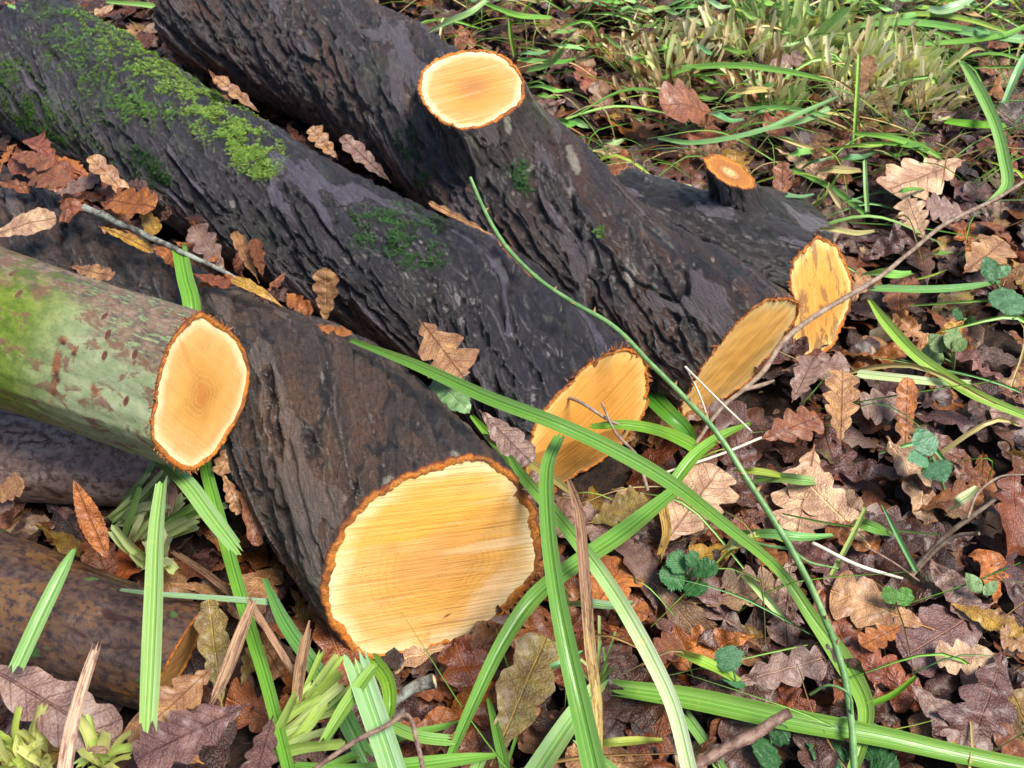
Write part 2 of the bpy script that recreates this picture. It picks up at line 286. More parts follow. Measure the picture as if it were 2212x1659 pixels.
def mat_sedge():
    t = T('sedge'); uv = t.sep(t.uv()); x, y = uv[0], uv[1]; sd = t.attr('seed'); tint = t.attr('tint', 'Color')
    st = t.noise(t.comb(t.math('MULTIPLY', x, 13.), t.math('MULTIPLY', y, 2.), sd), 1., 3, .6)
    bl = t.noise(t.comb(x, t.math('MULTIPLY', y, 12.), sd), 1.2, 4, .6)
    a = t.math('ABSOLUTE', t.math('SUBTRACT', x, .5))
    c = t.mix(t.step(st, .30, .70), t.mix(1., tint, (.82, .88, .75), 'MULTIPLY'), t.mix(1., tint, (1.1, 1.08, 1.12), 'MULTIPLY'))
    c = t.mix(t.step(x, .46, .54), c, t.mix(1., c, (.80, .86, .70), 'MULTIPLY'))  # one half tinted darker, painting in the shading of the fold
    c = t.mix(t.math('MULTIPLY', t.step(a, .17, .11), .8), c, t.mix(1., tint, (.50, .72, .32), 'MULTIPLY'))
    c = t.mix(t.math('MULTIPLY', t.math('MULTIPLY', t.step(a, .15, .18), t.step(a, .25, .19)), .22), c, t.mix(1., tint, (1.5, 1.35, 1.7), 'MULTIPLY'))
    c = t.mix(t.math('MULTIPLY', t.step(a, .03, .005), .7), c, t.mix(1., tint, (1.7, 1.5, 1.5), 'MULTIPLY'))
    c = t.mix(t.math('MULTIPLY', t.step(a, .45, .5), .4), c, t.mix(1., tint, (1.5, 1.3, 1.5), 'MULTIPLY'))
    c = t.mix(t.math('MULTIPLY', t.step(bl, .58, .75), .45), c, t.mix(1., tint, (1.5, 1.05, .6), 'MULTIPLY'))
    b2 = t.noise(t.comb(t.math('MULTIPLY', x, 2.), t.math('MULTIPLY', y, 5.), sd), 1.6, 5, .7); c = t.mix(t.math('MULTIPLY', t.step(b2, .60, .68), .6), c, t.mix(1., c, (1.3, .78, .4), 'MULTIPLY'))
    sp = t.vor(t.comb(t.math('MULTIPLY', x, 3.), t.math('MULTIPLY', y, 60.), sd), 2.); c = t.mix(t.math('MULTIPLY', t.step(sp, .12, .05), .6), c, (.12, .08, .02))
    hh = t.math('ADD', t.math('MULTIPLY', a, 4.), t.math('ADD', t.math('MULTIPLY', st, .35), t.math('MULTIPLY', t.step(a, .17, .12), -.8)))
    return t.done(c, .30, t.bump(hh, .8, .0011), .5, trans=.14)
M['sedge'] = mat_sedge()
def mat_stubble():
    t = T('stubble'); uv = t.sep(t.uv()); sd = t.attr('seed'); tint = t.attr('tint', 'Color'); st = t.noise(t.comb(t.math('MULTIPLY', uv[0], 9.), t.math('MULTIPLY', uv[1], 3.), sd), 1., 3, .6)
    return t.done(t.mix(t.step(st, .35, .65), t.mix(1., tint, (.75, .78, .6), 'MULTIPLY'), tint), .4, t.bump(st, .4, .0006), .4, trans=.3)
M['stubble'] = mat_stubble()
def mat_reed():
    t = T('dead_reed'); uv = t.sep(t.uv()); sd = t.attr('seed'); tint = t.attr('tint', 'Color')
    st = t.noise(t.comb(t.math('MULTIPLY', uv[0], 11.), t.math('MULTIPLY', uv[1], 1.6), sd), 1., 5, .7); bl = t.noise(t.comb(t.math('MULTIPLY', uv[0], 2.), t.math('MULTIPLY', uv[1], 5.), sd), 1.3, 5, .7)
    c = t.mix(t.step(st, .36, .62), t.mix(1., tint, (.42, .36, .34), 'MULTIPLY'), t.mix(1., tint, (1.25, 1.25, 1.2), 'MULTIPLY'))
    c = t.mix(t.math('MULTIPLY', t.step(bl, .50, .60), .75), c, t.mix(1., c, (.35, .27, .27), 'MULTIPLY'))
    return t.done(c, .55, t.bump(st, 1., .0014), .35, trans=.05)
M['reed'] = mat_reed()
def mat_simple(name, a, b, scale, rough=.45, stretch=1., bump=.4, trans=None):
    t = T(name); v = t.map(t.obj(), scale=(1, 1, 1)); n = t.noise(v, scale, 5, .65); n2 = t.noise(v, scale*5, 4, .6)
    c = t.mix(t.step(n, .35, .65), a, b); c = t.mix(t.math('MULTIPLY', t.step(n2, .5, .7), .4), c, tuple(x*.5 for x in a))
    return t.done(c, rough, t.bump(n2, bump, .001), .45, trans=trans)
M['cane'] = mat_simple('green_cane', (.10, .22, .07), (.19, .34, .12), 40, .35)
M['thorn'] = mat_simple('thorn_brown', (.22, .09, .04), (.34, .20, .07), 60)
M['twig'] = mat_simple('twig_brown', (.17, .11, .075), (.34, .25, .18), 90, .6, bump=.8)
M['twig_red'] = mat_simple('twig_red', (.12, .06, .045), (.30, .19, .14), 130, .55, bump=.9)
M['twig_pale'] = mat_simple('twig_pale', (.55, .48, .36), (.75, .70, .58), 60, .5)
M['twig_lichen'] = mat_simple('twig_lichen', (.07, .055, .045), (.30, .32, .27), 130, .7, bump=.8)
M['pith'] = mat_simple('pith', (.65, .42, .18), (.80, .60, .32), 300, .6)
M['fibre'] = mat_simple('bark_fibre', (.20, .06, .02), (.42, .17, .06), 200, .6)
def mat_herb():
    t = T('herb_leaf'); uv = t.sep(t.uv()); x, y = uv[0], uv[1]; ax = t.math('ABSOLUTE', x); tint = t.attr('tint', 'Color'); sd = t.attr('seed')
    n = t.noise(t.comb(x, y, sd), 14., 4, .6)
    lat = t.math('ABSOLUTE', t.math('SUBTRACT', t.math('FRACT', t.math('MULTIPLY', t.math('SUBTRACT', y, t.math('MULTIPLY', ax, .8)), 8.)), .5))
    vein = t.math('MAXIMUM', t.step(ax, .014, .004), t.math('MULTIPLY', t.step(lat, .07, .02), .7))
    c = t.mix(t.step(n, .35, .65), t.mix(1., tint, (.6, .65, .6), 'MULTIPLY'), tint); c = t.mix(t.math('MULTIPLY', vein, .5), c, t.mix(1., tint, (1.9, 1.5, 1.6), 'MULTIPLY'))
    return t.done(c, .38, t.bump(t.math('ADD', t.math('MULTIPLY', vein, -1.5), n), .6, .0015), .5, trans=.12)
M['herb'] = mat_herb()
def mat_moss():
    t = T('moss'); tint = t.attr('tint', 'Color'); return t.done(tint, .6, None, .3, trans=.25)
M['moss'] = mat_moss()
def mat_soil():
    t = T('soil'); v = t.obj(); n = t.noise(v, 8, 6, .7); n2 = t.noise(v, 70, 6, .7)
    c = t.mix(t.step(n2, .35, .65), (.012, .008, .006), (.055, .032, .022)); c = t.mix(t.math('MULTIPLY', t.step(n, .5, .65), .5), c, (.09, .05, .03))
    return t.done(c, .6, t.bump(t.math('ADD', n2, n), .9, .01), .3)
M['soil'] = mat_soil()
# ---------------------------------------------------------------- ground
def ground():
    g = np.concatenate([-np.geomspace(40, 2.2, 14), np.linspace(-2, 2.2, 140), np.geomspace(2.4, 40, 14)])
    X, Y = np.meshgrid(g, g+1.2)
    Z = .012*pn(X*3, Y*3, 0*X)+.006*pn(X*11, Y*11, 3+0*X)-.012
    n = len(g); V = np.stack([X, Y, Z], -1).reshape(-1, 3)
    o = build('ground', V, grid_faces(n, n), M['soil']); o['kind'] = 'structure'
ground()
# ---------------------------------------------------------------- logs
def O(x0, y0, s, pts): return [((x0+x/s)*.67770, (y0+y/s)*.67770) for x, y in pts]
def resample(pts, n=160):
    P = np.array(pts+[pts[0]]); d = np.r_[0, np.cumsum(np.linalg.norm(np.diff(P, axis=0), axis=1))]
    t = np.linspace(0, d[-1], n, endpoint=False); return np.stack([np.interp(t, d, P[:, 0]), np.interp(t, d, P[:, 1])], -1)
def unproj(pts, C, n):
    D = np.array([ray(*p) for p in pts]); k = ((C-CP)@n)/(D@n); return CP+D*k[:, None]
def frame(a, ref):
    e1 = nrm(np.cross(a, ref)); return e1, np.cross(e1, a)
def fit_plane(outline, C, a, ref, Rt, guess=None, wr=.6):
    pts = resample(outline); e1, e2 = frame(a, ref); v = nrm(CP-C); r2 = np.random.default_rng(1)
    def cost(n):
        if n@v < .12 or n@a < .12: return 9
        p = unproj(pts, C, n)-C; q = np.stack([p@e1, p@e2], -1); q = q-q.mean(0); r = np.linalg.norm(q, axis=1)
        c = r.std()/r.mean()+wr*abs(math.log(r.mean()/Rt))
        if guess is not None: c += .25*(1-n@nrm(guess))
        return c
    cand = nrm(r2.normal(size=(2500, 3))); best = min(cand, key=cost)
    for k in range(400):
        t = nrm(best+r2.normal(size=3)*.12*(.985**k))
        if cost(t) < cost(best): best = t
    return best, cost(best)
LOGS = {}
def log(parent, spine, R0=None, outline=None, n=None, guess=None, bark='bark_a', face='face_a', ref=(0, 0, 1), tw=1.2, amp=.0045, freq=36., seed=0.,
        rimw=.006, crease=None, pith=(0, 0), partname='bark', extra=None, ds=.0026, wr=.6, zoff=0, pale=(), fringe=None, endpts=None):
    ref = np.array(ref, float)
    c3 = np.array([at(x, y, z) for x, y, z, r in spine]); rad = np.array([s[3]*mpp(p) for s, p in zip(spine, c3)])
    C = c3[-1]; a = nrm(c3[-1]-c3[-2]); e1, e2 = frame(a, ref)
    Rt = R0 or rad[-1]
    if n is None and outline is not None:
        n, cst = fit_plane(outline, C, a, ref, Rt, guess, wr); print('FIT', partname, parent['label'][:30], np.round(n, 3), round(cst, 3), 'Rt', round(Rt, 3))
    n = nrm(n) if n is not None else a
    nT = max(96, int(2*math.pi*rad.max()/.0023)); th = np.linspace(0, 2*math.pi, nT, endpoint=False)-math.pi/2
    if outline is not None:
        p = unproj(resample(outline, 400), C, n)-C; q = np.stack([p@e1, p@e2], -1); ctr = q.mean(0); q = q-ctr
        C = C+e1*ctr[0]+e2*ctr[1]; C = C-a*(((C-c3[-1])@n)/(a@n))      # centre of the cut, on the plane
        an = np.arctan2(q[:, 1], q[:, 0]); rr = np.hypot(q[:, 0], q[:, 1]); i = np.argsort(an); an, rr = an[i], rr[i]
        prof = np.interp(np.mod(th+math.pi, 2*math.pi)-math.pi, np.r_[an-2*math.pi, an, an+2*math.pi], np.r_[rr, rr, rr])
    else: prof = np.full(nT, rad[-1])*(1+.05*np.sin(2*th+seed)+.03*np.sin(3*th+2*seed))
    c3[-1] = C; rad[-1] = prof.mean()
    path = catmull(c3, 500); radp = catmull(np.c_[rad, rad, rad], 500)[:, 0]
    L = np.r_[0, np.cumsum(np.linalg.norm(np.diff(path, axis=0), axis=1))]; S = L[-1]
    co, sn = np.cos(th), np.sin(th)
    def tsurf(x, y):                 # distance along the axis at which the cut lies, for a point x, y across it
        t = -(n@e1*x+n@e2*y)/(n@a)
        if crease: d, cc, k = crease; t = t-k*np.maximum(0, x*math.cos(R(d))+y*math.sin(R(d))-cc)
        return t
    te = tsurf(prof*co, prof*sn); mn = min(te.min(), -1e-3); kk = max(1., min(6., .75*S/-mn))
    nv = max(30, int(S/ds)); v = np.linspace(0, 1, nv)[:, None]
    def eval_(s, r):
        cx = np.stack([np.interp(s, L, path[:, k]) for k in range(3)], -1)
        tg = np.stack([np.interp(s, L, np.gradient(path[:, k], L)) for k in range(3)], -1)
        w = sm(S-.30, S-.13, s)[..., None] if S > .35 else np.ones(s.shape)[..., None]
        cx = cx*(1-w)+(C+(s-S)[..., None]*a)*w; tg = nrm(tg*(1-w)+a*w)
        f1 = nrm(np.cross(tg, ref)); f2 = np.cross(f1, tg)
        return cx+f1*(r*co)[..., None]+f2*(r*sn)[..., None], f1*co[:, None]+f2*sn[:, None]
    s = S*v+te[None, :]*v**kk
    w = sm(S-.32, S-.06, s) if S > .35 else sm(0, S, s)
    r = np.interp(s, L, radp)*(1-w)+prof[None, :]*w
    # bark relief
    X, Y, Q = (r*np.cos(th+tw*s*4)), (r*np.sin(th+tw*s*4)), s
    wx = .012*pn(X*9+seed, Y*9, Q*9); wy = .012*pn(X*9, Y*9+seed, Q*9+7)
    f = freq
    rx, ry = .0045*pn(X*55+3, Y*55, Q*40+seed), .0045*pn(X*55, Y*55+8, Q*40+seed)
    n1 = np.abs(pn((X+wx+rx)*f, (Y+wy+ry)*f, Q*f*.20+seed+rx*30)); n2 = np.abs(pn((X+wy+ry)*f*1.9+5, (Y+wx+rx)*f*1.9, Q*f*.5+seed+ry*60))
    n3 = pn(X*150, Y*150, Q*90+seed); n4 = pn(X*7+seed, Y*7, Q*3.2); n5 = np.abs(pn((X+rx)*f*.6+9, (Y+ry)*f*.6, Q*f*.11+seed))
    n6 = np.abs(pn(X*85+11+rx*60, Y*85, Q*50+seed)); n7 = pn(X*22+4, Y*22+seed, Q*7)
    fis = sm(.04, .17, n1+.03*n3); fi2 = sm(.03, .13, n2); fi3 = sm(.01, .09, n5)
    flat = sm(-.15, .25, n7)                     # smooth plates against rough, broken bark
    rough_bark = bark not in ('bark_b', 'bark_c', 'bark_d')
    T1 = 2.2*pn((X+rx*1.3)*f*.62+21, (Y+ry*1.3)*f*.62+seed, Q*f*.13+wx*20)+.30*n2+.12*n3; fT = T1-np.floor(T1); cl_ = sm(.42, .54, fT); terr = (np.floor(T1)+cl_)*rough_bark; edge = sm(.30, .42, fT)*sm(.58, .50, fT)*rough_bark
    n8 = pn((X+rx*.8)*17.5+seed*3, (Y+ry*.8)*17.5, Q*3.0+wx*14+seed); n9 = pn(X*13, Y*13+seed*5, Q*8+3); n9b = pn((X+wx)*11+7, Y*11, Q*9+seed)
    hw = .085+.10*np.clip(n9b, 0, 1); rib = sm(hw+.018, hw-.018, np.abs(n8+.03*n3))*sm(.0, .09, n9+.15*n6); gro = sm(hw+.015, hw+.03, n8+.02*n3)*sm(hw+.14, hw+.04, n8)*sm(-.15, .05, n9)
    rib, gro = rib*rough_bark, gro*rough_bark; flat = rib if rough_bark else flat
    dep = amp*(.26*np.clip(terr, -2.5, 2.5)-.20*edge+.62*(1-.6*rib)*(fis-.8)+(.30*(1-rib))*(fi2-.8)+.55*(fi3-1)+.36*rib-.9*gro)+amp*(.24*(1-.9*rib))*n3+amp*(.24*(1-.9*rib))*(sm(0, .3, n6)-.7)+min(.0045, amp*.8)*n4
    edge = np.maximum(edge*(1-rib), gro)
    endw = 1-.55*sm(S-.02, S+.0, s-te[None, :]); r2_ = r+dep*endw
    te2 = tsurf(r2_[-1]*co, r2_[-1]*sn); s[-1] = S+te2
    if nv > 3: s[-2] = .5*(s[-3]+s[-1])
    V, N = eval_(s, r2_)
    if extra: V = extra(V, N, s, th, S)
    uv = np.stack([S-s+zoff, (th[None, :]+math.pi/2+4*tw*s)*rad.mean()+seed*.3], -1)
    top = .5+.5*(N@nrm(np.array([-.2, .70, .68])))
    F = grid_faces(nv, nT, True); Vf = V.reshape(-1, 3); capc = len(Vf)
    Vf = np.vstack([Vf, V[0].mean(0)]); j = np.arange(nT); Fc = np.stack([j, (j+1) % nT, np.full(nT, capc), np.full(nT, capc)], -1)
    Fl = np.vstack([F, Fc])[:, ::1]
    att = dict(plate=np.r_[(np.maximum(np.minimum(fis*.65+fi2*.35, .3+.7*fi3), rib)*(1-.85*edge)).ravel(), 0], flat=np.r_[flat.ravel(), 0], top=np.r_[top.ravel(), 0])
    pal = np.zeros(top.shape)
    for cx, cy, rx_, ry_, an in pale:
        pr = proj(V); dx, dy = pr[..., 0]-cx, pr[..., 1]-cy; dx, dy = dx*math.cos(an)-dy*math.sin(an), dx*math.sin(an)+dy*math.cos(an)
        pal = np.maximum(pal, sm(1.15, .9, np.hypot(dx/rx_, dy/ry_)+.5*n3+.4*n6)*(((CP-V)*N).sum(-1) > 0))
    att['pale'] = np.r_[pal.ravel(), 0]
    if bark == 'bark_b':
        sc_ = np.zeros(top.shape); pr = proj(V)
        for cx, cy, rx, ry, an in [(120, 800, 9, 62, -.12), (160, 760, 7, 10, 0), (205, 845, 8, 18, .3), (135, 735, 10, 14, .2)]:
            dx, dy = pr[..., 0]-cx, pr[..., 1]-cy; dx, dy = dx*math.cos(an)-dy*math.sin(an), dx*math.sin(an)+dy*math.cos(an)
            sc_ = np.maximum(sc_, sm(1.25, .7, np.hypot(dx/rx, dy/ry)+.5*n3))
        sc_ = sc_*(pr[..., 1] > 0)*(N@(CP-V.mean((0, 1))) > 0); att['scar'] = np.r_[sc_.ravel(), 0]
    tri = Fl[-nT:, :3]
    me = build(partname, Vf, [tuple(q) for q in F.tolist()]+[tuple(q) for q in tri.tolist()] if False else F, M[bark], parent, uv=np.vstack([uv.reshape(-1, 2), [0, 0]]), attrs=att)
    # cut surface: rim of inner bark, then wood
    ring = np.stack([r2_[-1]*co, r2_[-1]*sn], -1)
    arc = th*prof.mean()
    rw = rimw*(1+.8*pn(arc*28, 0*arc+seed, 0*arc)+.22*pn(arc*80, 0*arc+seed, 0*arc+3)+.05*pn(arc*300, 1+0*arc, 0*arc+seed)); rw = np.maximum(rw, .0018); q = 1-rw/np.hypot(*ring.T)
    def onface(x, y, off): 
        t = tsurf(x, y)+off; return C+e1*x[..., None]+e2*y[..., None]+a*t[..., None]
    u_ax = nrm(RT-n*(RT@n)); v_ax = nrm(UP-n*(UP@n)-u_ax*(UP@u_ax))
    def uvp(P): return np.stack([(P-C)@u_ax, (P-C)@v_ax], -1)
    fr = np.array([1, .75, .5, .25, 0])[:, None]
    qq = fr+(1-fr)*q[None, :]; x, y = ring[:, 0]*qq, ring[:, 1]*qq
    off = (fr > 0)*(fr < 1)*(.0016+.0018*pn(arc*260+fr*9, fr*7+0*arc, 0*arc+seed)); P = onface(x, y, off)
    base = me if partname == 'branch_stub' else parent
    par = parent if partname != 'branch_stub' else None
    def sub(nm, V, F, m, **k):
        if par is not None: return build(nm, V, F, m, par, **k)
        o = build(nm, V, F, m, parent, **k); o.parent = me; return o
    sub('bark_rim', P.reshape(-1, 3), grid_faces(5, nT, True), M['rim'], uv=uvp(P).reshape(-1, 2), attrs=dict(rimr=np.repeat(fr, nT, 1).ravel()))
    K = 30; fk = np.linspace(1, 0.004, K)[:, None]; po = np.array(pith)
    x = ring[:, 0]*q*fk+po[0]*(1-fk); y = ring[:, 1]*q*fk+po[1]*(1-fk)
    off = .0005*pn(x*60, y*60, 0*x+seed)*(fk < 1); P = onface(x, y, off)
    sub('cut_face', P.reshape(-1, 3), grid_faces(K, nT, True), M[face], uv=uvp(P).reshape(-1, 2), attrs=dict(rad=np.repeat(fk, nT, 1).ravel(), ringr=(fk*prof.mean()*np.ones(nT)).ravel()))
    if fringe:                         # torn bark fibres along part of the rim, given as photo-angle range
        VV, FF = [], []; ctr = proj(C[None])[0]; er = onface(ring[:, 0], ring[:, 1], 0*th); ep = proj(er); pa = np.degrees(np.arctan2(ep[:, 1]-ctr[1], ep[:, 0]-ctr[0])) % 360
        ok = np.where((pa > fringe[0]) & (pa < fringe[1]))[0]
        for k in range(fringe[2]):
            i = int(rng.choice(ok)); p = er[i]-nrm(er[i]-C)*.003*rng.random(); d = nrm(nrm(er[i]-C)+.55*rng.normal(size=3)+a*.5*rng.random())
            ln = fringe[3]*(.3+rng.random()); sd = nrm(np.cross(d, rng.normal(size=3)))*.0009; b = len(VV)
            tip = p+d*ln+rng.normal(size=3)*ln*.25; VV += [p-sd, p+sd, p+d*ln*.5+sd*.6+np.cross(d, sd), tip]; FF += [(b, b+1, b+2), (b, b+2, b+3)]
        sub('fibres', np.array(VV), FF, M['fibre'], smooth=False)
    return dict(V=V, N=N, s=s, S=S, path=path, rad=radp, me=me, n=n, C=C, fis=fis, a=a)
def lroot(spine, label): 
    p = at(*spine[-1][:3]); return root('log', (p[0], p[1], 0), label, 'log', 'felled logs lying side by side on the leaf litter')
# A: front log
spA = [(-90, 455, .085, 128), (320, 690, .095, 145), (560, 835, .10, 185), (725, 960, .108, 228), (925, 1195, .115, 245)]
oA = O(900, 1300, 1.8436, [(1110, 262), (1250, 300), (1340, 375), (1430, 470), (1490, 580), (1512, 700), (1515, 850), (1490, 960), (1440, 1060), (1330, 1180), (1210, 1290), (1080, 1370), (900, 1430), (760, 1460), (620, 1480), (500, 1470), (400, 1420), (310, 1330), (240, 1220), (215, 1100), (228, 980), (262, 840), (320, 720), (400, 600), (490, 530), (600, 450), (740, 380), (880, 315), (1000, 280)])
rA = lroot(spA, 'thickest dark log, with the widest pale cut face, lying in front of the mossy log')
LA = log(rA, spA, outline=oA, bark='bark_a', face='face_a', seed=2.3, amp=.0062, freq=30, tw=1.2, pale=[(985, 985, 14, 9, 0), (840, 1040, 20, 12, .6)], rimw=.0068, pith=(-.012, -.005), fringe=(5, 80, 260, .009))
# B: green barked log on top
spB = [(-170, 645, .235, 168), (120, 745, .235, 168), (425, 845, .235, 165)]
oB = O(0, 700, 1.8436, [(1180, 535), (1260, 580), (1340, 640), (1400, 700), (1440, 770), (1460, 860), (1465, 960), (1440, 1080), (1390, 1190), (1310, 1320), (1230, 1420), (1130, 1480), (1060, 1475), (980, 1420), (920, 1350), (885, 1290), (880, 1180), (900, 1080), (910, 980), (930, 880), (970, 760), (1030, 660), (1090, 590)])
rB = lroot(spB, 'smooth green barked log with a neat ringed oval cut, resting on the darker logs')
LB = log(rB, spB, outline=oB, bark='bark_b', face='face_b', seed=4.1, amp=.0007, freq=30, tw=.2, rimw=.005, pith=(.0, -.006), fringe=(90, 300, 140, .005))
# C: log below B
spC = [(-170, 965, .052, 104), (120, 990, .052, 104), (385, 1010, .052, 100)]
rC = lroot(spC, 'smooth pinkish brown log lying underneath the green barked log')
LC = log(rC, spC, bark='bark_c', face='face_d', seed=6.2, amp=.0012, freq=26, tw=.1, rimw=.004)
# D: bottom log
spD = [(-190, 1210, .062, 150), (60, 1310, .062, 150), (230, 1375, .062, 140), (385, 1425, .062, 118)]
rD = lroot(spD, 'mottled orange and purple barked log with a shaded sloping cut, lowest in the heap')
LD = log(rD, spD, n=(.90, -.30, -.30), bark='bark_d', face='face_d', seed=8.9, amp=.0016, freq=22, tw=.0, rimw=.004)
# E: mossy log
spE = [(95, 150, .09, 158), (300, 275, .088, 150), (590, 445, .088, 150), (830, 580, .09, 152), (1075, 715, .092, 165), (1262, 905, .095, 172)]
oE = O(1200, 800, 2.074, [(1640, 640), (1700, 650), (1760, 690), (1790, 760), (1797, 860), (1790, 1000), (1765, 1090), (1720, 1200), (1680, 1310), (1600, 1430), (1480, 1530), (1340, 1620), (1200, 1660), (1080, 1640), (1000, 1560), (985, 1400), (1000, 1280), (1040, 1160), (1080, 1080), (1140, 1005), (1200, 935), (1270, 865), (1330, 800), (1400, 740), (1480, 695), (1560, 655)])
rE = lroot(spE, 'long purple grey log with bright green moss along its back')
LE = log(rE, spE, outline=oE, bark='bark_e', face='face_e', seed=12.7, amp=.0068, freq=27, tw=1.15, rimw=.004, crease=(-75, .012, .35), fringe=(240, 330, 120, .008))
# F: upper log with the stub
spF = [(462, 4, .11, 150), (720, 128, .11, 150), (930, 260, .11, 158), (1110, 400, .11, 165), (1300, 560, .10, 152), (1600, 775, .09, 150)]
oF = O(2100, 750, 1.8436, [(620, 380), (720, 365), (800, 385), (825, 410), (805, 480), (760, 560), (700, 650), (615, 740), (550, 830), (475, 900), (385, 960), (290, 1040), (220, 1065), (150, 1085), (120, 1050), (130, 980), (170, 890), (230, 790), (310, 690), (390, 590), (470, 490), (550, 420)])
rF = lroot(spF, 'forked reddish black log with a round sawn branch stub and a long slanting end cut')
LF = log(rF, spF, outline=oF, bark='bark_f', face='face_f', seed=15.2, amp=.0070, freq=28, tw=1.0, pale=[(1237, 345, 10, 34, .35), (1150, 235, 4, 34, .35), (1362, 590, 12, 30, .1), (1135, 370, 22, 5, .5), (1235, 410, 7, 10, 0)], rimw=.004, wr=.25, fringe=(120, 320, 120, .006))
spS = [(1140, 445, .09, 190), (1080, 325, .165, 142), (1021, 195, .25, 117)]
oS = O(1000, 0, 1.8433, [(960, 292), (1080, 305), (1150, 345), (1210, 400), (1245, 480), (1250, 560), (1215, 630), (1150, 680), (1060, 730), (950, 765), (860, 770), (760, 735), (690, 680), (640, 620), (610, 550), (610, 480), (640, 420), (700, 360), (780, 320), (860, 300)])
LS = log(rF, spS, outline=oS, bark='bark_stub', face='face_s', seed=18.2, pale=[(1098, 268, 9, 24, .2), (1160, 215, 5, 34, .45), (1180, 200, 6, 26, .8)], amp=.004, freq=40, tw=0, rimw=.0045, partname='branch_stub', ref=(0, 1, 0), pith=(0, .004))
# G: short log behind F
spG = [(1345, 440, .056, 92), (1500, 515, .058, 100), (1645, 588, .064, 108), (1787, 650, .07, 112)]
oG = O(2100, 750, 1.8436, [(820, 90), (880, 40), (960, 5), (1040, 30), (1120, 75), (1160, 130), (1200, 220), (1240, 310), (1245, 380), (1200, 470), (1130, 540), (1060, 620), (960, 700), (870, 740), (810, 755), (790, 700), (782, 600), (780, 470), (776, 400), (768, 300), (765, 220), (780, 150)])
rG = lroot(spG, 'short dark log behind the forked one, its blotched end cut in two planes')
LG = log(rG, spG, outline=oG, bark='bark_g', face='face_g', seed=22.4, amp=.0048, freq=30, tw=.5, rimw=.004, crease=(185, -.004, .35), fringe=(170, 330, 80, .006))
spH = [(1612, 585, .02, 185), (1606, 520, .06, 150), (1595, 450, .11, 112), (1583, 405, .14, 74), (1576, 373, .165, 56)]
oH = O(2100, 0, 1.9003, [(265, 960), (300, 933), (370, 938), (450, 975), (520, 1020), (575, 1090), (572, 1140), (520, 1152), (430, 1130), (350, 1080), (290, 1020)])
LH = log(rG, spH, outline=oH, bark='bark_g', face='face_h', seed=25.4, amp=.003, freq=50, tw=0, rimw=.003, partname='branch_stub', ref=(0, 1, 0), wr=.2, fringe=(0, 360, 90, .004))
LOGL = [LA, LB, LC, LD, LE, LF, LG]
def inside_log(x, y, z, k=.85):
    p = np.array([x, y, z])
    for L_ in LOGL:
        d = np.linalg.norm(L_['path'][::8]-p, axis=1)-L_['rad'][::8]*k
        if d.min() < 0: return True
    return False
# bark flakes, chips and moss that belong to the logs
def moss(L_, parent, patches, count, seed, lenr=(.004, .010)):
    r = np.random.default_rng(seed); pr = proj(L_['V']); V, N = L_['V'], L_['N']; face = ((CP-V)*N).sum(-1) > -.05
    cl = pn(V[..., 0]*38, V[..., 1]*38, V[..., 2]*38)+.6*pn(V[..., 0]*110, V[..., 1]*110, V[..., 2]*110)
    VV, FF, TT = [], [], []
    for (x0, y0, x1, y1, rad_, dens, c) in patches:
        ab = np.array([x1-x0, y1-y0]); t = np.clip(((pr-[x0, y0])@ab)/max(ab@ab, 1), 0, 1); d = np.hypot(pr[..., 0]-x0-t*ab[0], pr[..., 1]-y0-t*ab[1])
        w = np.clip(1.15-d/rad_, 0, 1)*face*np.clip(cl*2.2+.35+.5*(1-d/rad_), 0, 1); w = w.ravel(); 
        if w.sum() == 0: continue
        idx = r.choice(len(w), int(count*dens), p=w/w.sum())
        for i in idx:
            p = V.reshape(-1, 3)[i]; nn = N.reshape(-1, 3)[i]; tg = nrm(np.cross(nn, r.normal(size=3))); d_ = nrm(tg+nn*(.15+.55*r.random()))
            ln = r.uniform(*lenr); side = nrm(np.cross(d_, nn)); col = np.array(c)*r.uniform(.55, 1.35)*np.array([r.uniform(.8, 1.25), 1, r.uniform(.6, 1.2)])
            wd = ln*.30; m = 5; up = nn*.0008; b = len(VV)
            for k in range(m):
                q = p+up+d_*ln*k/m-nn*ln*.25*(k/m)**2; e = d_*ln/m; wk = wd*(1-.6*k/m)
                for sg in (-1, 1):
                    b = len(VV); VV += [q, q+e*.75, q+e*.9+side*sg*wk+nn*wk*.3]; FF.append((b, b+1, b+2) if sg > 0 else (b+1, b, b+2)); TT += [col*(.75+.09*k)]*3
    o = build('moss', np.array(VV), np.array(FF), M['moss'], parent, tint=np.array(TT), smooth=False); o['kind'] = 'stuff'
G1, G2, G3 = (.20, .33, .06), (.11, .235, .04), (.04, .115, .03)
moss(LE, rE, [(210, 15, 330, 130, 75, 1.1, G1), (120, 60, 250, 190, 85, .9, G2), (330, 130, 470, 250, 55, 1.2, G1), (450, 240, 560, 330, 58, 1.5, G1), (520, 300, 560, 360, 40, .9, G1),
              (10, 160, 60, 240, 60, .7, G2), (70, 260, 120, 300, 40, .35, G2), (290, 230, 340, 240, 45, .3, G2), (300, 350, 350, 395, 38, .35, G3), (790, 490, 920, 545, 50, .55, G3), (850, 460, 940, 490, 30, .2, G3), (30, 200, 240, 340, 60, .3, G2)], 2300, 1, (.0028, .0062))
moss(LF, rF, [(880, 300, 920, 380, 30, .6, G3), (1120, 370, 1130, 400, 30, .4, G3), (1290, 495, 1300, 505, 10, .05, G2)], 900, 2, (.003, .006))
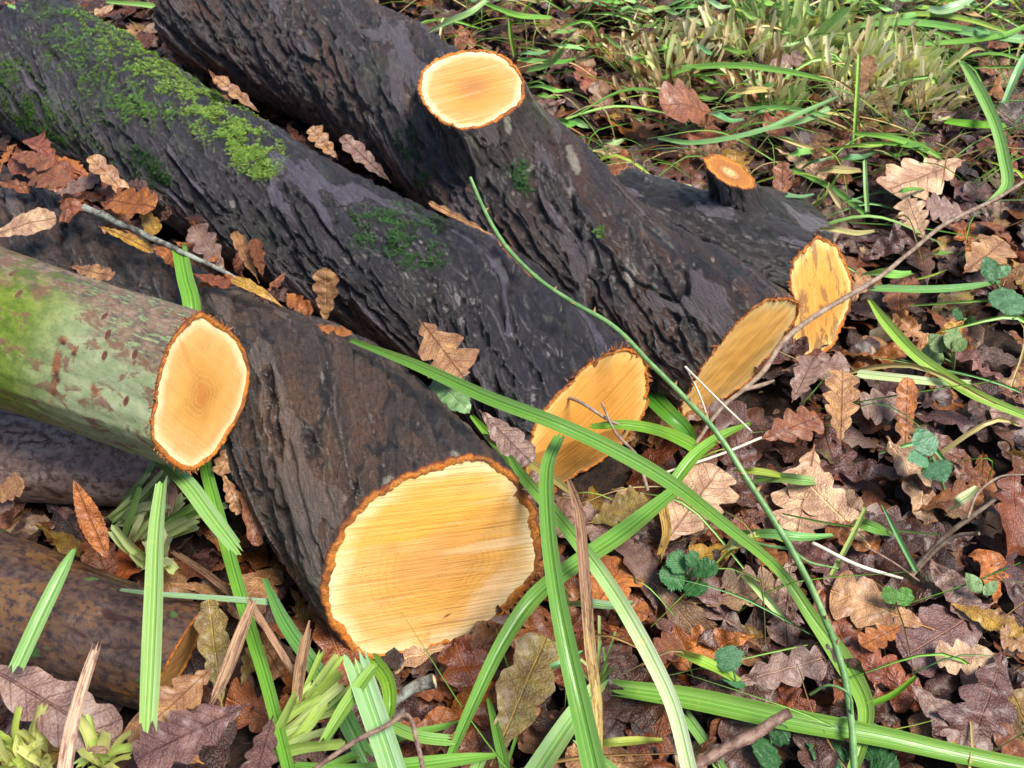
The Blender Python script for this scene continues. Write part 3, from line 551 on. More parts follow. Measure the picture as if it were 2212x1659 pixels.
# ---------------------------------------------------------------- leaves
def leaf_geo(base, tip, nrm_, wf=.28, lobes=4, deep=.42, arch=.0, roll=0., twist=0., wr=.02, seed=0, NT=52, NU=11, kind='oak', pet=.07, side=0.):
    r = np.random.default_rng(seed); base, tip = np.array(base, float), np.array(tip, float)
    L_ = np.linalg.norm(tip-base); ey = (tip-base)/L_; ex = nrm(np.cross(ey, nrm_)); ez = np.cross(ex, ey)
    t = np.linspace(0, 1, NT)[:, None]; u = np.linspace(-1, 1, NU)[None, :]; tb = np.clip((t-pet)/(1-pet), 0, 1)
    if kind == 'oak':
        env = (tb**.75)*(1-tb)**.38; env = env/.62
        ph = np.where(u > 0, r.uniform(0, 1), r.uniform(0, 1))*.35; nl = lobes+np.where(u > 0, r.uniform(-.4, .4), r.uniform(-.4, .4))
        lob = np.abs(np.sin(math.pi*(tb**.9*nl+ph+.1)))**.8; w = wf*env*(1-deep+deep*lob)*(1+.035*np.sin(tb*47+seed+u*3)+.05*np.sin(tb*11+seed)); shear = .26
    elif kind == 'willow': w = wf*np.sin(math.pi*tb**.8)**.9*(1+.05*np.sin(tb*90)); shear = .1
    elif kind == 'round':
        w = wf*np.sqrt(np.clip(1-(2*tb-1)**2, 0, 1))*(1+.09*np.sign(np.sin(tb*62+u))); w = w*(1+.12*np.sin(tb*14+seed)); shear = .05
    elif kind == 'bramble': w = wf*np.sin(math.pi*tb**.7)**.8*(1+.08*np.sin(tb*100)); shear = .15
    w = w+np.where(t < pet+.04, .010, .0)
    au = np.abs(u)
    x = u*w; y = t+shear*au*w*(tb > 0)*(1-.75*tb**3)
    z = arch*4*t*(1-t)+wr*1.6*pn(x*4+seed, y*4, 0*y)+wr*pn(x*11+seed, y*11, 2+0*y)+.10*wr*np.cos(tb*2*math.pi*9-au*5)
    z = z+side*x*2*t
    c = roll/max(wf, .05); x2 = np.where(abs(c) > 1e-3, np.sin(c*x)/(c if abs(c) > 1e-3 else 1), x); z = z+((1-np.cos(c*x))/c if abs(c) > 1e-3 else 0)
    a = twist*(t-.5); x3 = x2*np.cos(a)-z*np.sin(a); z3 = x2*np.sin(a)+z*np.cos(a)
    V = base+L_*(x3[..., None]*ex+y[..., None]*ey+z3[..., None]*ez)
    uv = np.stack([x+0*y, t+0*x], -1); return V.reshape(-1, 3), grid_faces(NT, NU), uv.reshape(-1, 2)
PAL = {'dark brown': (.085, .032, .016), 'reddish brown': (.24, .062, .018), 'purple brown': (.155, .068, .055), 'tan': (.42, .22, .085), 'pale buff': (.56, .37, .21), 'orange brown': (.42, .14, .020), 'yellow': (.50, .29, .03), 'olive': (.24, .17, .03), 'greyish brown': (.27, .165, .125), 'chestnut': (.28, .095, .030)}
def at2(px, py, z): return at(px, py, z)
nleaf = 0; LEAFPOS = []; LABFIX = []
def leaf(b, t_, z0, z1, col, label, wf=.28, tilt=(0, 0), cat='leaf', name='oak_leaf', mat='leaf', up=None, group='fallen oak leaves', **k):
    global nleaf; nleaf += 1; r = np.random.default_rng(1000+nleaf)
    B, Tp = at(b[0], b[1], z0), at(t_[0], t_[1], z1); m = .5*(B+Tp)
    N_ = nrm((0, 0, 1.) if up is None else up)
    N_ = nrm(N_*.55+nrm(CP-m)*.45+RT*tilt[0]+np.array([0, 1, 0])*tilt[1])
    V, F, uv = leaf_geo(B, Tp, N_, wf=wf, seed=k.pop('seed', nleaf*7+1), **k)
    c = np.array(PAL[col] if isinstance(col, str) else col)*r.uniform(.95, 1.15)
    o = single(name, V, F, M[mat], label, cat, group, uv=uv, attrs=dict(seed=r.uniform(0, 40)), tint=c); LEAFPOS.append(.5*(np.array(b)+np.array(t_))); return o
H = leaf
# leaves lying on the logs
H((-20, 512), (122, 470), .19, .205, 'pale buff', 'broad pale buff leaf lying on the dark bark above the green log', wf=.27, deep=.25, lobes=2.5, arch=.06, roll=.25)
H((200, 385), (20, 345), .20, .20, 'reddish brown', 'flat reddish brown oak leaf at the foot of the mossy log', wf=.22, deep=.35, roll=.2)
H((170, 400), (70, 368), .215, .20, 'chestnut', 'small chestnut oak leaf piled against the lower side of the mossy log', wf=.3, roll=-.3)
H((20, 330), (110, 360), .21, .21, 'chestnut', 'curled chestnut leaf wedged at the frame edge under the moss', wf=.25, roll=.3)
H((120, 420), (215, 385), .205, .22, 'greyish brown', 'grey brown oak leaf tucked behind the tall curled yellowish one', wf=.26, roll=.4)
H((300, 450), (192, 338), .20, .25, 'tan', 'tall yellowish tan oak leaf standing curled between two dark logs', wf=.21, deep=.45, roll=.5, arch=.05, tilt=(.4, -.2))
H((215, 440), (335, 450), .20, .235, 'orange brown', 'folded orange brown leaf below the tall curled one', wf=.25, roll=.75, deep=.3, arch=.05)
H((300, 440), (338, 505), .23, .20, 'yellow', 'small mustard brown leaf hanging down beside the lichened twig', wf=.36, roll=.5, deep=.25)
H((212, 488), (332, 545), .215, .20, 'yellow', 'narrow curled yellow leaf beside the lichened twig', wf=.13, roll=.9, deep=.3, arch=.05)
H((395, 470), (440, 395+80), .2, .2, 'dark brown', 'dark brown scrap of oak leaf half hidden under the lichened twig', wf=.3, roll=.3)
H((375, 520), (470, 560), .205, .20, 'orange brown', 'orange brown leaf lying beside the green sedge strap', wf=.24, roll=.4)
H((488, 585), (415, 488), .185, .235, 'greyish brown', 'mauve brown lobed oak leaf standing behind the green sedge strap', wf=.34, deep=.5, roll=.25, tilt=(.2, -.4))
H((415, 590), (500, 618), .2, .2, 'reddish brown', 'russet leaf edge under the mauve brown lobed one', wf=.2, roll=.5)
H((560, 612), (505, 500), .17, .23, 'tan', 'upright curled brown leaf with a long stalk pointing up', wf=.17, roll=1.0, pet=.15, tilt=(.4, -.6))
H((568, 600), (548, 515), .18, .225, 'chestnut', 'brown leaf folded against the upright stalked one', wf=.24, roll=.6, tilt=(.3, -.6))
H((610, 662), (500, 603), .195, .21, 'yellow', 'arched yellow leaf bridging the gap behind the thickest log', wf=.13, roll=.6, deep=.2, arch=.12)
H((702, 700), (705, 578), .17, .235, 'tan', 'upright tan oak leaf with a pointed top, standing between two logs', wf=.27, deep=.38, roll=.35, tilt=(-.1, -.7))
H((650, 700), (760, 722), .19, .2, 'orange brown', 'sliver of orange leaf under the upright tan one', wf=.12, roll=.4)
H((905, 690), (1000, 815), .19, .185, 'tan', 'flat brown oak leaf with deep lobes lying on the mossy log', wf=.40, deep=.62, lobes=3, roll=.1, arch=.02, seed=77)
H((1035, 885), (1148, 1000), .15, .13, 'greyish brown', 'dull brown oak leaf caught in the gap beside the orange cut', wf=.27, deep=.25, roll=.2)
H((150, 575), (245, 598), .245, .255, 'tan', 'small buff leaf lying behind the upper edge of the green log', wf=.20, deep=.5, roll=.3)
H((560, 242), (466, 165), .17, .20, 'tan', 'tan oak leaf standing on edge behind the mossy log', wf=.17, deep=.5, roll=.3)
H((450, 150), (500, 215), .19, .18, 'chestnut', 'thin chestnut leaf behind the mossy log', wf=.12, roll=.5)
H((730, 345), (670, 275), .07, .11, 'tan', 'lobed tan leaf in the dark hollow under the forked log', wf=.33, deep=.5, roll=.3)
H((845, 395), (738, 295), .10, .12, 'greyish brown', 'pale brown leaf slipped between the mossy and the forked logs', wf=.16, roll=.3)
H((1065, 508), (925, 438), .19, .19, 'tan', 'dry curled strip of leaf along the top of the mossy log', wf=.07, roll=1.1, deep=.5)
H((1150, 600), (1075, 515), .18, .18, 'chestnut', 'thin brown leaf edge in the crack beside the green cane', wf=.08, roll=.9)
H((525, 940), (470, 1025), .14, .12, 'tan', 'buff brown oak leaf hanging under the ringed oval cut', wf=.30, roll=.35, tilt=(.3, -.3))
H((480, 1020), (520, 1110), .12, .09, 'tan', 'curled buff leaf below the ringed oval cut', wf=.25, roll=.6)
H((520, 1010), (558, 1180), .12, .08, 'chestnut', 'long curled brown leaf against the side of the thickest log', wf=.15, roll=.7, deep=.3)
H((235, 1215), (158, 1035), .13, .19, 'orange brown', 'pointed rusty willow leaf standing behind the mottled log', wf=.13, kind='willow', roll=.5, group='pointed willow leaves', name='willow_leaf')
H((235, 1190), (160, 1130), .13, .15, 'chestnut', 'short chestnut willow leaf beside the pointed rusty one', wf=.16, kind='willow', roll=.5, group='pointed willow leaves', name='willow_leaf')
H((-20, 1085), (52, 1040), .14, .16, 'tan', 'curled tan leaf over the end of the frame above the mottled log', wf=.42, roll=.6)
H((-10, 1110), (30, 1080), .13, .14, 'greyish brown', 'small grey brown leaf beside the curled tan one', wf=.4, roll=.4)
H((480, 1530), (450, 1295), .06, .11, 'olive', 'olive yellow leaf standing at the shaded cut of the mottled log', wf=.20, roll=.4, deep=.35)
H((520, 1480), (560, 1390), .05, .05, 'olive', 'dull olive leaf in shadow behind the broken brown reed', wf=.3, roll=.3)
H((370, 1260), (500, 1260+20), .06, .05, 'tan', 'curled pale brown oak leaf in the shadow under the thickest log', wf=.15, roll=.8)
H((460, 1440), (330, 1560), .115, .12, 'tan', 'large tan and yellow mottled oak leaf in front of the mottled log', wf=.42, deep=.5, lobes=3, roll=.15, seed=13)
H((540, 1520), (290, 1640), .13, .125, 'purple brown', 'largest oak leaf, purple and tan with a pale midrib, at the bottom', wf=.33, deep=.42, lobes=4, roll=.12, seed=5)
H((-60, 1420), (250, 1610), .13, .10, 'greyish brown', 'large smooth grey brown leaf lying by the pale broken reed', wf=.22, deep=.25, lobes=3.5, roll=.2, arch=.04)
H((440, 1650), (280, 1560), .10, .10, 'tan', 'mottled tan lobed leaf partly under the largest oak leaf', wf=.35, roll=.2)
H((590, 1545), (545, 1700), .09, .09, 'purple brown', 'purple brown leaf beside the fan of cut sedge', wf=.3)
H((710, 1560), (600, 1520), .07, .07, 'orange brown', 'small rounded orange leaf under the split brown reed', wf=.35, roll=.4)
H((660, 1240), (760, 1480), .05, .05, 'chestnut', 'wrinkled dark brown leaf along the foot of the widest pale cut', wf=.17, roll=.4)
# curled leaves drifted into the gaps between logs
gp = [(15, 345, .17), (62, 392, .175), (118, 352, .17), (150, 432, .18), (245, 408, .19), (262, 470, .185), (345, 475, .185), (365, 560, .185), (452, 540, .18), (520, 570, .175), (470, 610, .185), (575, 640, .17), (640, 655, .16), (28, 405, .18), (95, 330, .18), (172, 372, .20), (310, 420, .19), (425, 500, .2), (600, 615, .17)]
r = np.random.default_rng(5); adj = ['rust brown', 'dark', 'mottled orange', 'dull brown', 'wet russet']; cc = ['orange brown', 'dark brown', 'orange brown', 'chestnut', 'reddish brown']
for i, (x, y, z) in enumerate(gp):
    a = r.uniform(0, 6.28); l_ = r.uniform(40, 62); k_ = i % 5
    H((x-math.cos(a)*l_, y-math.sin(a)*l_*.6), (x+math.cos(a)*l_, y+math.sin(a)*l_*.6), z, z+r.uniform(-.01, .035), cc[k_], f"{adj[k_]} curled oak leaf in the gap below the mossy log, number", wf=r.uniform(.2, .3), roll=r.choice([-1, 1])*r.uniform(.5, 1.0), arch=r.uniform(0, .12), deep=.45, tilt=(r.normal()*.5, r.normal()*.5), wr=.05)
    LABFIX.append((COL.objects[-1], x, y, f"{adj[k_]} curled leaf"))
# leaves in front of the big cut
H((1060, 1655), (1180, 1375), .05, .08, 'olive', 'large olive brown leaf hanging under the crossed sedge straps', wf=.27, deep=.35, roll=.3, lobes=3)
H((880, 1500), (980, 1480), .02, .02, 'chestnut', 'brown leaf beneath the widest pale cut', wf=.4, roll=.2)
H((850, 1560), (960, 1600), .04, .04, 'chestnut', 'glossy brown leaf below the sawn twig end', wf=.4)
H((1220, 1560), (1330, 1400), .03, .03, 'dark brown', 'wet dark leaf behind the dead brown strap', wf=.3)
H((1270, 1130), (1400, 1080), .05, .06, 'olive', 'yellow brown lobed leaf below the orange cut', wf=.40, deep=.5)
H((1280, 1320), (1350, 1210), .05, .05, 'orange brown', 'orange brown leaf with a small hole beside the dark green herb', wf=.5, deep=.35, lobes=3)
H((1300, 1290), (1400, 1330), .04, .04, 'orange brown', 'glossy orange leaf between two green straps', wf=.35)
H((1385, 1440), (1470, 1380), .04, .04, 'chestnut', 'chestnut lobed leaf right of the leaning green strap', wf=.4)
# right hand litter, hand placed
H((1430, 1180), (1555, 1010), .055, .06, 'pale buff', 'broad pale mottled oak leaf right of the crossing straps', wf=.36, deep=.40, roll=.1, seed=31)
H((1640, 950), (1770, 900), .06, .06, 'chestnut', 'brown orange lobed leaf below the slanting end cut', wf=.36, deep=.5, seed=22)
H((1690, 800), (1835, 790), .05, .055, 'greyish brown', 'glossy grey brown leaf right of the slanting end cut', wf=.33, roll=.3)
H((1815, 960), (1820, 800), .06, .075, 'tan', 'upright toothed tan oak leaf with a dark midrib', wf=.26, deep=.5, lobes=5, roll=.15, seed=41)
H((1710, 870), (1760, 770), .055, .07, 'greyish brown', 'curled grey leaf leaning towards the two plane cut', wf=.3, roll=.4)
H((1990, 870), (1860, 880), .05, .05, 'greyish brown', 'grey brown leaf under the short pale strap', wf=.4)
H((1955, 960), (1960, 815), .05, .09, 'orange brown', 'rust red leaf tip standing up through the litter', wf=.20, deep=.2, roll=.5, tilt=(0, -.5))
H((1760, 960), (1720, 1150), .05, .045, 'pale buff', 'pale buff leaf with a dark stalk, beside the green cane', wf=.36, deep=.5, seed=54)
H((1880, 1180), (1720, 1020), .05, .055, 'pale buff', 'pale lobed oak leaf right of the green cane', wf=.3, deep=.5, seed=57)
H((1600, 1150), (1700, 1230), .04, .04, 'orange brown', 'yellow brown leaf lying across the cane', wf=.3)
H((2020, 1360), (1795, 1275), .05, .05, 'tan', 'big tan oak leaf with a long stalk below the dry stalks', wf=.36, deep=.4, lobes=3.5, roll=.1, seed=61, pet=.12)
H((2180, 1420), (2020, 1420), .055, .055, 'pale buff', 'pale cream oak leaf by the frame edge', wf=.33, deep=.5, seed=66)
H((2150, 1300), (1950, 1420), .045, .045, 'purple brown', 'large smooth purple brown oak leaf near the frame edge', wf=.36, deep=.35, lobes=3, seed=70)
H((2240, 1400), (2160, 1370), .05, .06, 'tan', 'tan leaf cut by the frame edge beside the cream one', wf=.45)
H((1950, 1350), (1860, 1395), .055, .06, 'orange brown', 'little orange leaf lying on the big tan one', wf=.3, roll=.4)
H((1575, 1480), (1785, 1420), .045, .045, 'greyish brown', 'long grey brown oak leaf with sharp lobes by the crinkled herb leaf', wf=.25, deep=.5, lobes=4, seed=73)
H((1800, 1520), (1880, 1400), .04, .05, 'reddish brown', 'smooth red brown leaf beside the bend of the longest strap', wf=.38, deep=.2, lobes=2)
H((1960, 1470), (2130, 1640), .05, .04, 'greyish brown', 'grey violet oak leaf above the thick lying strap', wf=.27, deep=.4, seed=79)
H((2130, 1560), (2230, 1660), .04, .04, 'chestnut', 'chestnut leaf in the bottom corner', wf=.3)
H((2050, 1300), (2210, 1370), .05, .06, 'yellow', 'yellowish pointed oak leaf edge above the cream one', wf=.2, deep=.35)
H((1850, 1100), (1990, 1180), .045, .045, 'dark brown', 'dark red brown leaf in the hollow behind the dry stalks', wf=.3)
H((2085, 345), (1915, 410), .05, .06, 'pale buff', 'largest pale buff oak leaf, lying flat beyond the logs', wf=.30, deep=.42, seed=84, roll=.1)
H((1995, 520), (1960, 430), .05, .07, 'pale buff', 'pale lobed leaf below the largest buff one', wf=.4, deep=.5, seed=86)
H((2100, 470), (2000, 440), .05, .07, 'greyish brown', 'crumpled grey leaf behind the thin brown stem', wf=.4, deep=.5)
H((1855, 215), (1880, 120), .07, .13, 'tan', 'upright pale pinkish leaf among the cut sedge', wf=.28, deep=.25, roll=.3, tilt=(0, -.8))
H((1925, 265), (1900, 190), .06, .11, 'olive', 'olive grey lobed leaf hanging from the upright pinkish one', wf=.3, deep=.55, tilt=(0, -.8))
H((1545, 255), (1425, 225), .05, .10, 'chestnut', 'large crumpled reddish leaf behind the forked log', wf=.45, deep=.35, roll=.5, arch=.1)
H((1760, 355), (1780, 285), .05, .10, 'tan', 'upright orange tan leaf with pointed lobes', wf=.36, deep=.5, tilt=(0, -.8))
H((1675, 320), (1785, 385), .06, .05, 'pale buff', 'narrow pale silvery leaf lying beyond the small sawn stub', wf=.15, deep=.5)
H((1690, 460), (1690, 350), .06, .11, 'chestnut', 'purplish brown leaf standing behind the small sawn stub', wf=.26, deep=.45, tilt=(0, -.6))
H((1640, 155), (1735, 120), .06, .07, 'greyish brown', 'silver grey leaf between the tufts of stubble', wf=.25, deep=.6)
H((2080, 590), (2170, 520), .06, .06, 'tan', 'tan leaf beyond the thin brown stem', wf=.35)
# bulk of the litter: individual leaves, then one mass underneath
dirs8 = ['right of', 'above and right of', 'above', 'above and left of', 'left of', 'below and left of', 'below', 'below and right of']
LM = [('the round sawn stub', 1020, 195), ('the small sawn stub', 1575, 372), ('the two plane cut', 1785, 650), ('the slanting end cut', 1600, 775), ('the orange shaded cut', 1275, 920), ('the widest pale cut', 930, 1200),
      ('the bramble leaves', 2010, 965), ('the dark green herb', 1485, 1240), ('the crinkled herb leaf', 1575, 1430), ('the dry stalks', 2050, 1160), ('the upright toothed leaf', 1820, 880), ('the largest buff leaf', 2000, 380),
      ('the big tan leaf', 1900, 1320), ('the bend in the longest strap', 1870, 1500), ('the short pale strap', 1950, 818), ('the tall stubble', 1800, 150), ('the fan of cut sedge', 640, 1560), ('the pale broken reed', 175, 1520),
      ('the lying thick strap', 1600, 1540), ('the yellowish weed', 2060, 740), ('the dead brown strap', 1270, 1350), ('the upright pinkish leaf', 1870, 170), ('the sawn twig end', 930, 1480), ('the bark of the middle log', 700, 480), ('the thin brown stem', 2100, 450), ('the arching far strap', 1600, 150), ('the long far straps', 2060, 70), ('the leaning sedge strap', 1420, 1450)]
USED = set()
def where(px, py, pre, mid):
    d = sorted(LM, key=lambda q: math.hypot(q[1]-px, q[2]-py))
    for adj in mid:
        for nm, x, y in d[:5]:
            a = math.degrees(math.atan2(-(py-y), px-x)) % 360; k = dirs8[int(((a+22.5) % 360)//45)]
            dist = math.hypot(px-x, py-y); q = 'just ' if dist < 90 else ('well ' if dist > 240 else '')
            s = f'{pre}{adj} {q}{k} {nm}'
            if s not in USED and len(s.split()) <= 16: USED.add(s); return s
    return None
GLM = [('the frame edge', 0, 370), ('the tall curled yellowish leaf', 235, 390), ('the lichened twig', 330, 515), ('the green sedge strap', 385, 545), ('the upright stalked leaf', 540, 560), ('the arched yellow leaf', 555, 635), ('the flat reddish leaf', 110, 365), ('the narrow curled yellow leaf', 272, 515), ('the upright tan leaf', 700, 640), ('the mauve lobed leaf', 450, 535)]
for o_, x, y, pre in LABFIX:
    for nm, gx, gy in sorted(GLM, key=lambda q: math.hypot(q[1]-x, q[2]-y)):
        a = math.degrees(math.atan2(-(y-gy), x-gx)) % 360; s_ = f'{pre} {dirs8[int(((a+22.5) % 360)//45)]} {nm}'
        if s_ not in USED: USED.add(s_); o_['label'] = s_; break
names = list(PAL); wts = np.array([.16, .17, .24, .10, .05, .09, .03, .03, .11, .16]); wts = wts/wts.sum()
r = np.random.default_rng(21); pts = []; tries = 0
heroes = np.array(LEAFPOS)
while len(pts) < 205 and tries < 60000:
    tries += 1; px, py = r.uniform(-30, 2240), 1659*(r.uniform(0, 1)**.72)
    g = at(px, py, .03)
    if inside_log(g[0], g[1], .05, 1.0): continue
    if px < 1150 and py > 900 and not (py > 1380 or px > 1050) and r.random() < .6: continue
    if 760 < px < 1200 and 1300 < py < 1490: continue
    sp = 62*(.42+.6*py/1659)*1.25
    if any(math.hypot(px-a, (py-b)*1.25) < sp for a, b in pts): continue
    if np.hypot(*(heroes-[px, py]).T).min() < sp*.9: continue
    pts.append((px, py))
for i, (px, py) in enumerate(pts):
    ang = r.uniform(0, 2*math.pi); ln = r.uniform(.074, .125)*(1.0 if py > 500 else .95); zc = r.uniform(.018, .042); c = at(px, py, zc); d = np.array([math.cos(ang), math.sin(ang), r.normal()*.22]); 
    nn = nrm(np.array([r.normal()*.30, r.normal()*.30-.1, 1.])); d = nrm(d-nn*(d@nn)); d[2] = np.clip(d[2], -.35, .35)
    B, Tp = c-d*ln/2, c+d*ln/2; col = names[r.choice(len(names), p=wts)]
    roll, deep = r.choice([-1, 1], p=[.3, .7])*r.uniform(.05, .75), r.uniform(.3, .6)
    V, F, uv = leaf_geo(B, Tp, nn, wf=r.uniform(.22, .36), lobes=r.uniform(2.8, 4.8), deep=deep, arch=r.uniform(-.06, .16), roll=roll, twist=r.normal()*.7, side=r.normal()*.25, wr=r.uniform(.03, .08), seed=500+i, NT=38, NU=9)
    V[:, 2] = np.maximum(V[:, 2], .002)
    if r.random() < .35:                # torn or eaten leaf
        q = uv[F].mean(1); F = F[(pn(q[:, 0]*9+i, q[:, 1]*6, 0*q[:, 0]) < .42) | (np.abs(q[:, 0]) < .03)]
    desc = ('curled ' if abs(roll) > .45 else 'flat ' if abs(roll) < .2 else 'wavy ')
    pre = f"{desc}{col} oak leaf"; lab = where(px, py, pre, ['', ' in the litter', ' with deep lobes' if deep > .45 else ' with shallow lobes', ' among others']) or pre+f' lying on the leaf litter'
    single('oak_leaf', V, F, M['leaf'], lab, 'leaf', 'fallen oak leaves', uv=uv, attrs=dict(seed=r.uniform(0, 40)), tint=np.array(PAL[col])*r.uniform(.6, 1.3))
def litter(n, xr, yr, zr, seed, lr=(.05, .10), nm='leaf_litter'):
    r = np.random.default_rng(seed); VV, FF, UU, TT, SS = [], [], [], [], []; k = 0; off = 0
    tmpl = [leaf_geo((0, 0, 0), (0, 1, 0), (0, 0, 1), wf=r.uniform(.2, .34), lobes=r.uniform(3, 4.6), deep=r.uniform(.3, .58), arch=r.uniform(-.05, .12), roll=r.choice([-1, 1])*r.uniform(.1, .7), twist=r.normal()*.5, wr=.04, seed=900+i, NT=20, NU=6) for i in range(14)]
    while k < n:
        x, y = r.uniform(*xr), r.uniform(*yr)
        k += 1
        if inside_log(x, y, .05, .7): continue
        V, F, uv = tmpl[r.integers(14)]; s = r.uniform(*lr); a = r.uniform(0, 6.283); tx, ty = r.normal()*.30, r.normal()*.30
        Rm = np.array(Matrix.Rotation(a, 3, 'Z') @ Matrix.Rotation(tx, 3, 'X') @ Matrix.Rotation(ty, 3, 'Y'))
        VV.append((V-[0, .5, 0])@Rm.T*s+[x, y, r.uniform(*zr)]); FF.append(F+off); off += len(V); UU.append(uv)
        TT.append(np.tile(np.array(PAL[names[r.choice(len(names), p=wts)]])*r.uniform(.35, 1.0), (len(V), 1))); SS.append(np.full(len(V), r.uniform(0, 40)))  # tint lowered to paint in the shade down between the leaves
    V = np.vstack(VV); V[:, 2] = np.maximum(V[:, 2], -.006)
    o = build(nm, V, np.vstack(FF), M['leaf'], uv=np.vstack(UU), tint=np.vstack(TT), attrs=dict(seed=np.concatenate(SS))); o['kind'] = 'stuff'; o['label'] = 'deep litter of wet fallen oak leaves covering the ground'; o['category'] = 'leaf litter'
litter(7200, (-1.25, 1.5), (.15, 2.35), (.0, .024), 5)
litter(9000, (-1.1, 1.3), (.2, 2.1), (.004, .034), 6, (.006, .022), 'leaf_crumbs')
# ---------------------------------------------------------------- sedge straps, tufts, canes, twigs, herbs
GREEN, LGREEN, DGREEN, PGREEN, YGREEN, BGREEN, STRAW, BROWN = (.155, .31, .065), (.26, .43, .13), (.075, .20, .035), (.42, .58, .28), (.33, .42, .08), (.18, .36, .16), (.50, .38, .20), (.30, .17, .085)
nst = 0
def strap_geo(pts, wid, keel=.18, roll=0., NU=9, step=.006, torn=(1, 1), seed=0, flatup=.45, groove=.10, rag=.6):
    r = np.random.default_rng(seed); P = np.array(pts); L0 = np.linalg.norm(np.diff(P, axis=0), axis=1).sum(); n = max(8, int(L0/step))
    C = catmull(P, n); W = catmull(np.c_[wid, wid, wid], n)[:, 0]; W = np.maximum(W, .0004)
    tg = nrm(np.gradient(C, axis=0)); vw = nrm(nrm(CP-C)*(1-flatup)+np.array([0, 0, 1.])*flatup)
    sd = nrm(np.cross(tg, vw)); nn = np.cross(sd, tg); tt = np.linspace(0, 1, n)
    ra = roll*np.sin(tt*2.2+seed); s2 = sd*np.cos(ra)[:, None]+nn*np.sin(ra)[:, None]; n2 = nn*np.cos(ra)[:, None]-sd*np.sin(ra)[:, None]
    u = np.linspace(-1, 1, NU); prof = keel*(np.abs(u)-.5)+groove*np.cos(u*math.pi*2.)*.5
    V = C[:, None]+s2[:, None]*(u[None, :, None]*W[:, None, None]*.5)+n2[:, None]*(prof[None, :, None]*W[:, None, None]*.5)
    for e, sg in ((0, -1), (-1, 1)):
        if torn[0 if e == 0 else 1]:
            jag = r.uniform(-.7, 1., NU); V[e] += tg[e]*sg*(W[e]*rag*jag)[:, None]
    uv = np.stack([np.tile((u+1)/2, (n, 1)), np.tile((tt*L0*8)[:, None], (1, NU))], -1)
    return V.reshape(-1, 3), grid_faces(n, NU), uv.reshape(-1, 2)
def strap(pts, col, label, name='sedge_leaf', cat='sedge leaf', group='long cut sedge leaves', col2=None, **k):
    global nst; nst += 1; P = [at(x, y, z) for x, y, z, w_ in pts]; wd = [q[3]*mpp(p)*(.74 if q[3] > 30 else .88) for q, p in zip(pts, P)]
    if name == 'dead_reed': k.setdefault('rag', 1.3); wd[0] = max(wd[0], .62*max(wd)); wd[-1] = max(wd[-1], .62*max(wd))
    V, F, uv = strap_geo(P, wd, seed=k.pop('seed', nst), **k)
    c = np.array(col)*np.ones((len(V), 1))
    if col2 is not None:
        NU = 9; n = len(V)//NU; tt = np.repeat(np.linspace(0, 1, n), NU)[:, None]; f = sm(.35, .8, tt+.12*pn(tt*9+nst, 0*tt, 0*tt)); c = c*(1-f)+np.array(col2)*f
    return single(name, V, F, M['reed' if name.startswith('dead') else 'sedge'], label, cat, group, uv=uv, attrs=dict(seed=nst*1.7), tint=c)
S = strap
S([(758, 735, .205, 12), (900, 790, .222, 34), (1050, 858, .23, 42), (1200, 915, .23, 44), (1330, 975, .20, 47), (1450, 1045, .17, 45), (1560, 1130, .12, 38), (1680, 1230, .08, 32), (1755, 1335, .06, 42), (1822, 1430, .05, 62), (1868, 1520, .05, 50), (1862, 1600, .05, 38), (1840, 1670, .04, 28)], GREEN, 'longest arching green sedge leaf crossing in front of the orange cut', keel=.30, col2=(.24, .40, .08))
S([(1210, 940, .19, 26), (1182, 1010, .195, 40), (1183, 1130, .19, 46), (1200, 1270, .18, 50), (1225, 1400, .165, 58), (1252, 1520, .15, 64), (1290, 1690, .14, 74)], GREEN, 'upright green sedge leaf hanging straight down beside the widest pale cut', keel=.34)
S([(1100, 985, .16, 14), (1125, 1025, .155, 32), (1190, 1100, .15, 38), (1262, 1190, .14, 44), (1332, 1290, .125, 46), (1400, 1410, .11, 48), (1455, 1530, .10, 46), (1495, 1690, .09, 46)], (.19, .36, .075), 'leaning sedge leaf that turns whitish towards its lower end', col2=(.62, .72, .45), keel=.30)
S([(1455, 1062, .075, 34), (1345, 1150, .09, 54), (1225, 1232, .105, 50), (1150, 1295, .11, 50), (1085, 1390, .10, 44), (1022, 1520, .08, 36), (970, 1640, .06, 20)], (.16, .33, .06), 'bent green sedge leaf passing behind the upright one', keel=.3)
S([(350, 1038, .20, 28), (338, 1150, .205, 46), (332, 1300, .21, 54), (326, 1440, .21, 56), (320, 1562, .205, 50)], (.36, .52, .20), 'bright flat sedge leaf standing upright in front of the mottled log', keel=.4, roll=.2)
S([(335, 985, .15, 26), (400, 1040, .16, 48), (460, 1120, .155, 50), (512, 1187, .15, 40)], (.28, .46, .16), 'short torn sedge leaf sloping down under the ringed oval cut', keel=.2)
S([(388, 538, .215, 42), (400, 600, .21, 47), (415, 665, .20, 50), (426, 820, .158, 44), (440, 985, .12, 36), (482, 1150, .10, 38), (535, 1340, .085, 38), (580, 1490, .08, 38), (630, 1690, .08, 36)], (.17, .36, .055), 'deep green sedge leaf running beneath the green barked log', keel=.3)
S([(160, 1187, .185, 12), (132, 1240, .18, 36), (88, 1330, .17, 44), (35, 1445, .155, 44)], (.24, .42, .14), 'short green sedge leaf with a torn tip on the mottled log', keel=.2)
S([(572, 1252, .09, 12), (612, 1340, .085, 40), (672, 1430, .08, 46), (735, 1530, .075, 54), (790, 1640, .06, 50)], (.14, .30, .09), 'bluish green sedge leaf in the shade beside the thickest log', keel=.25)
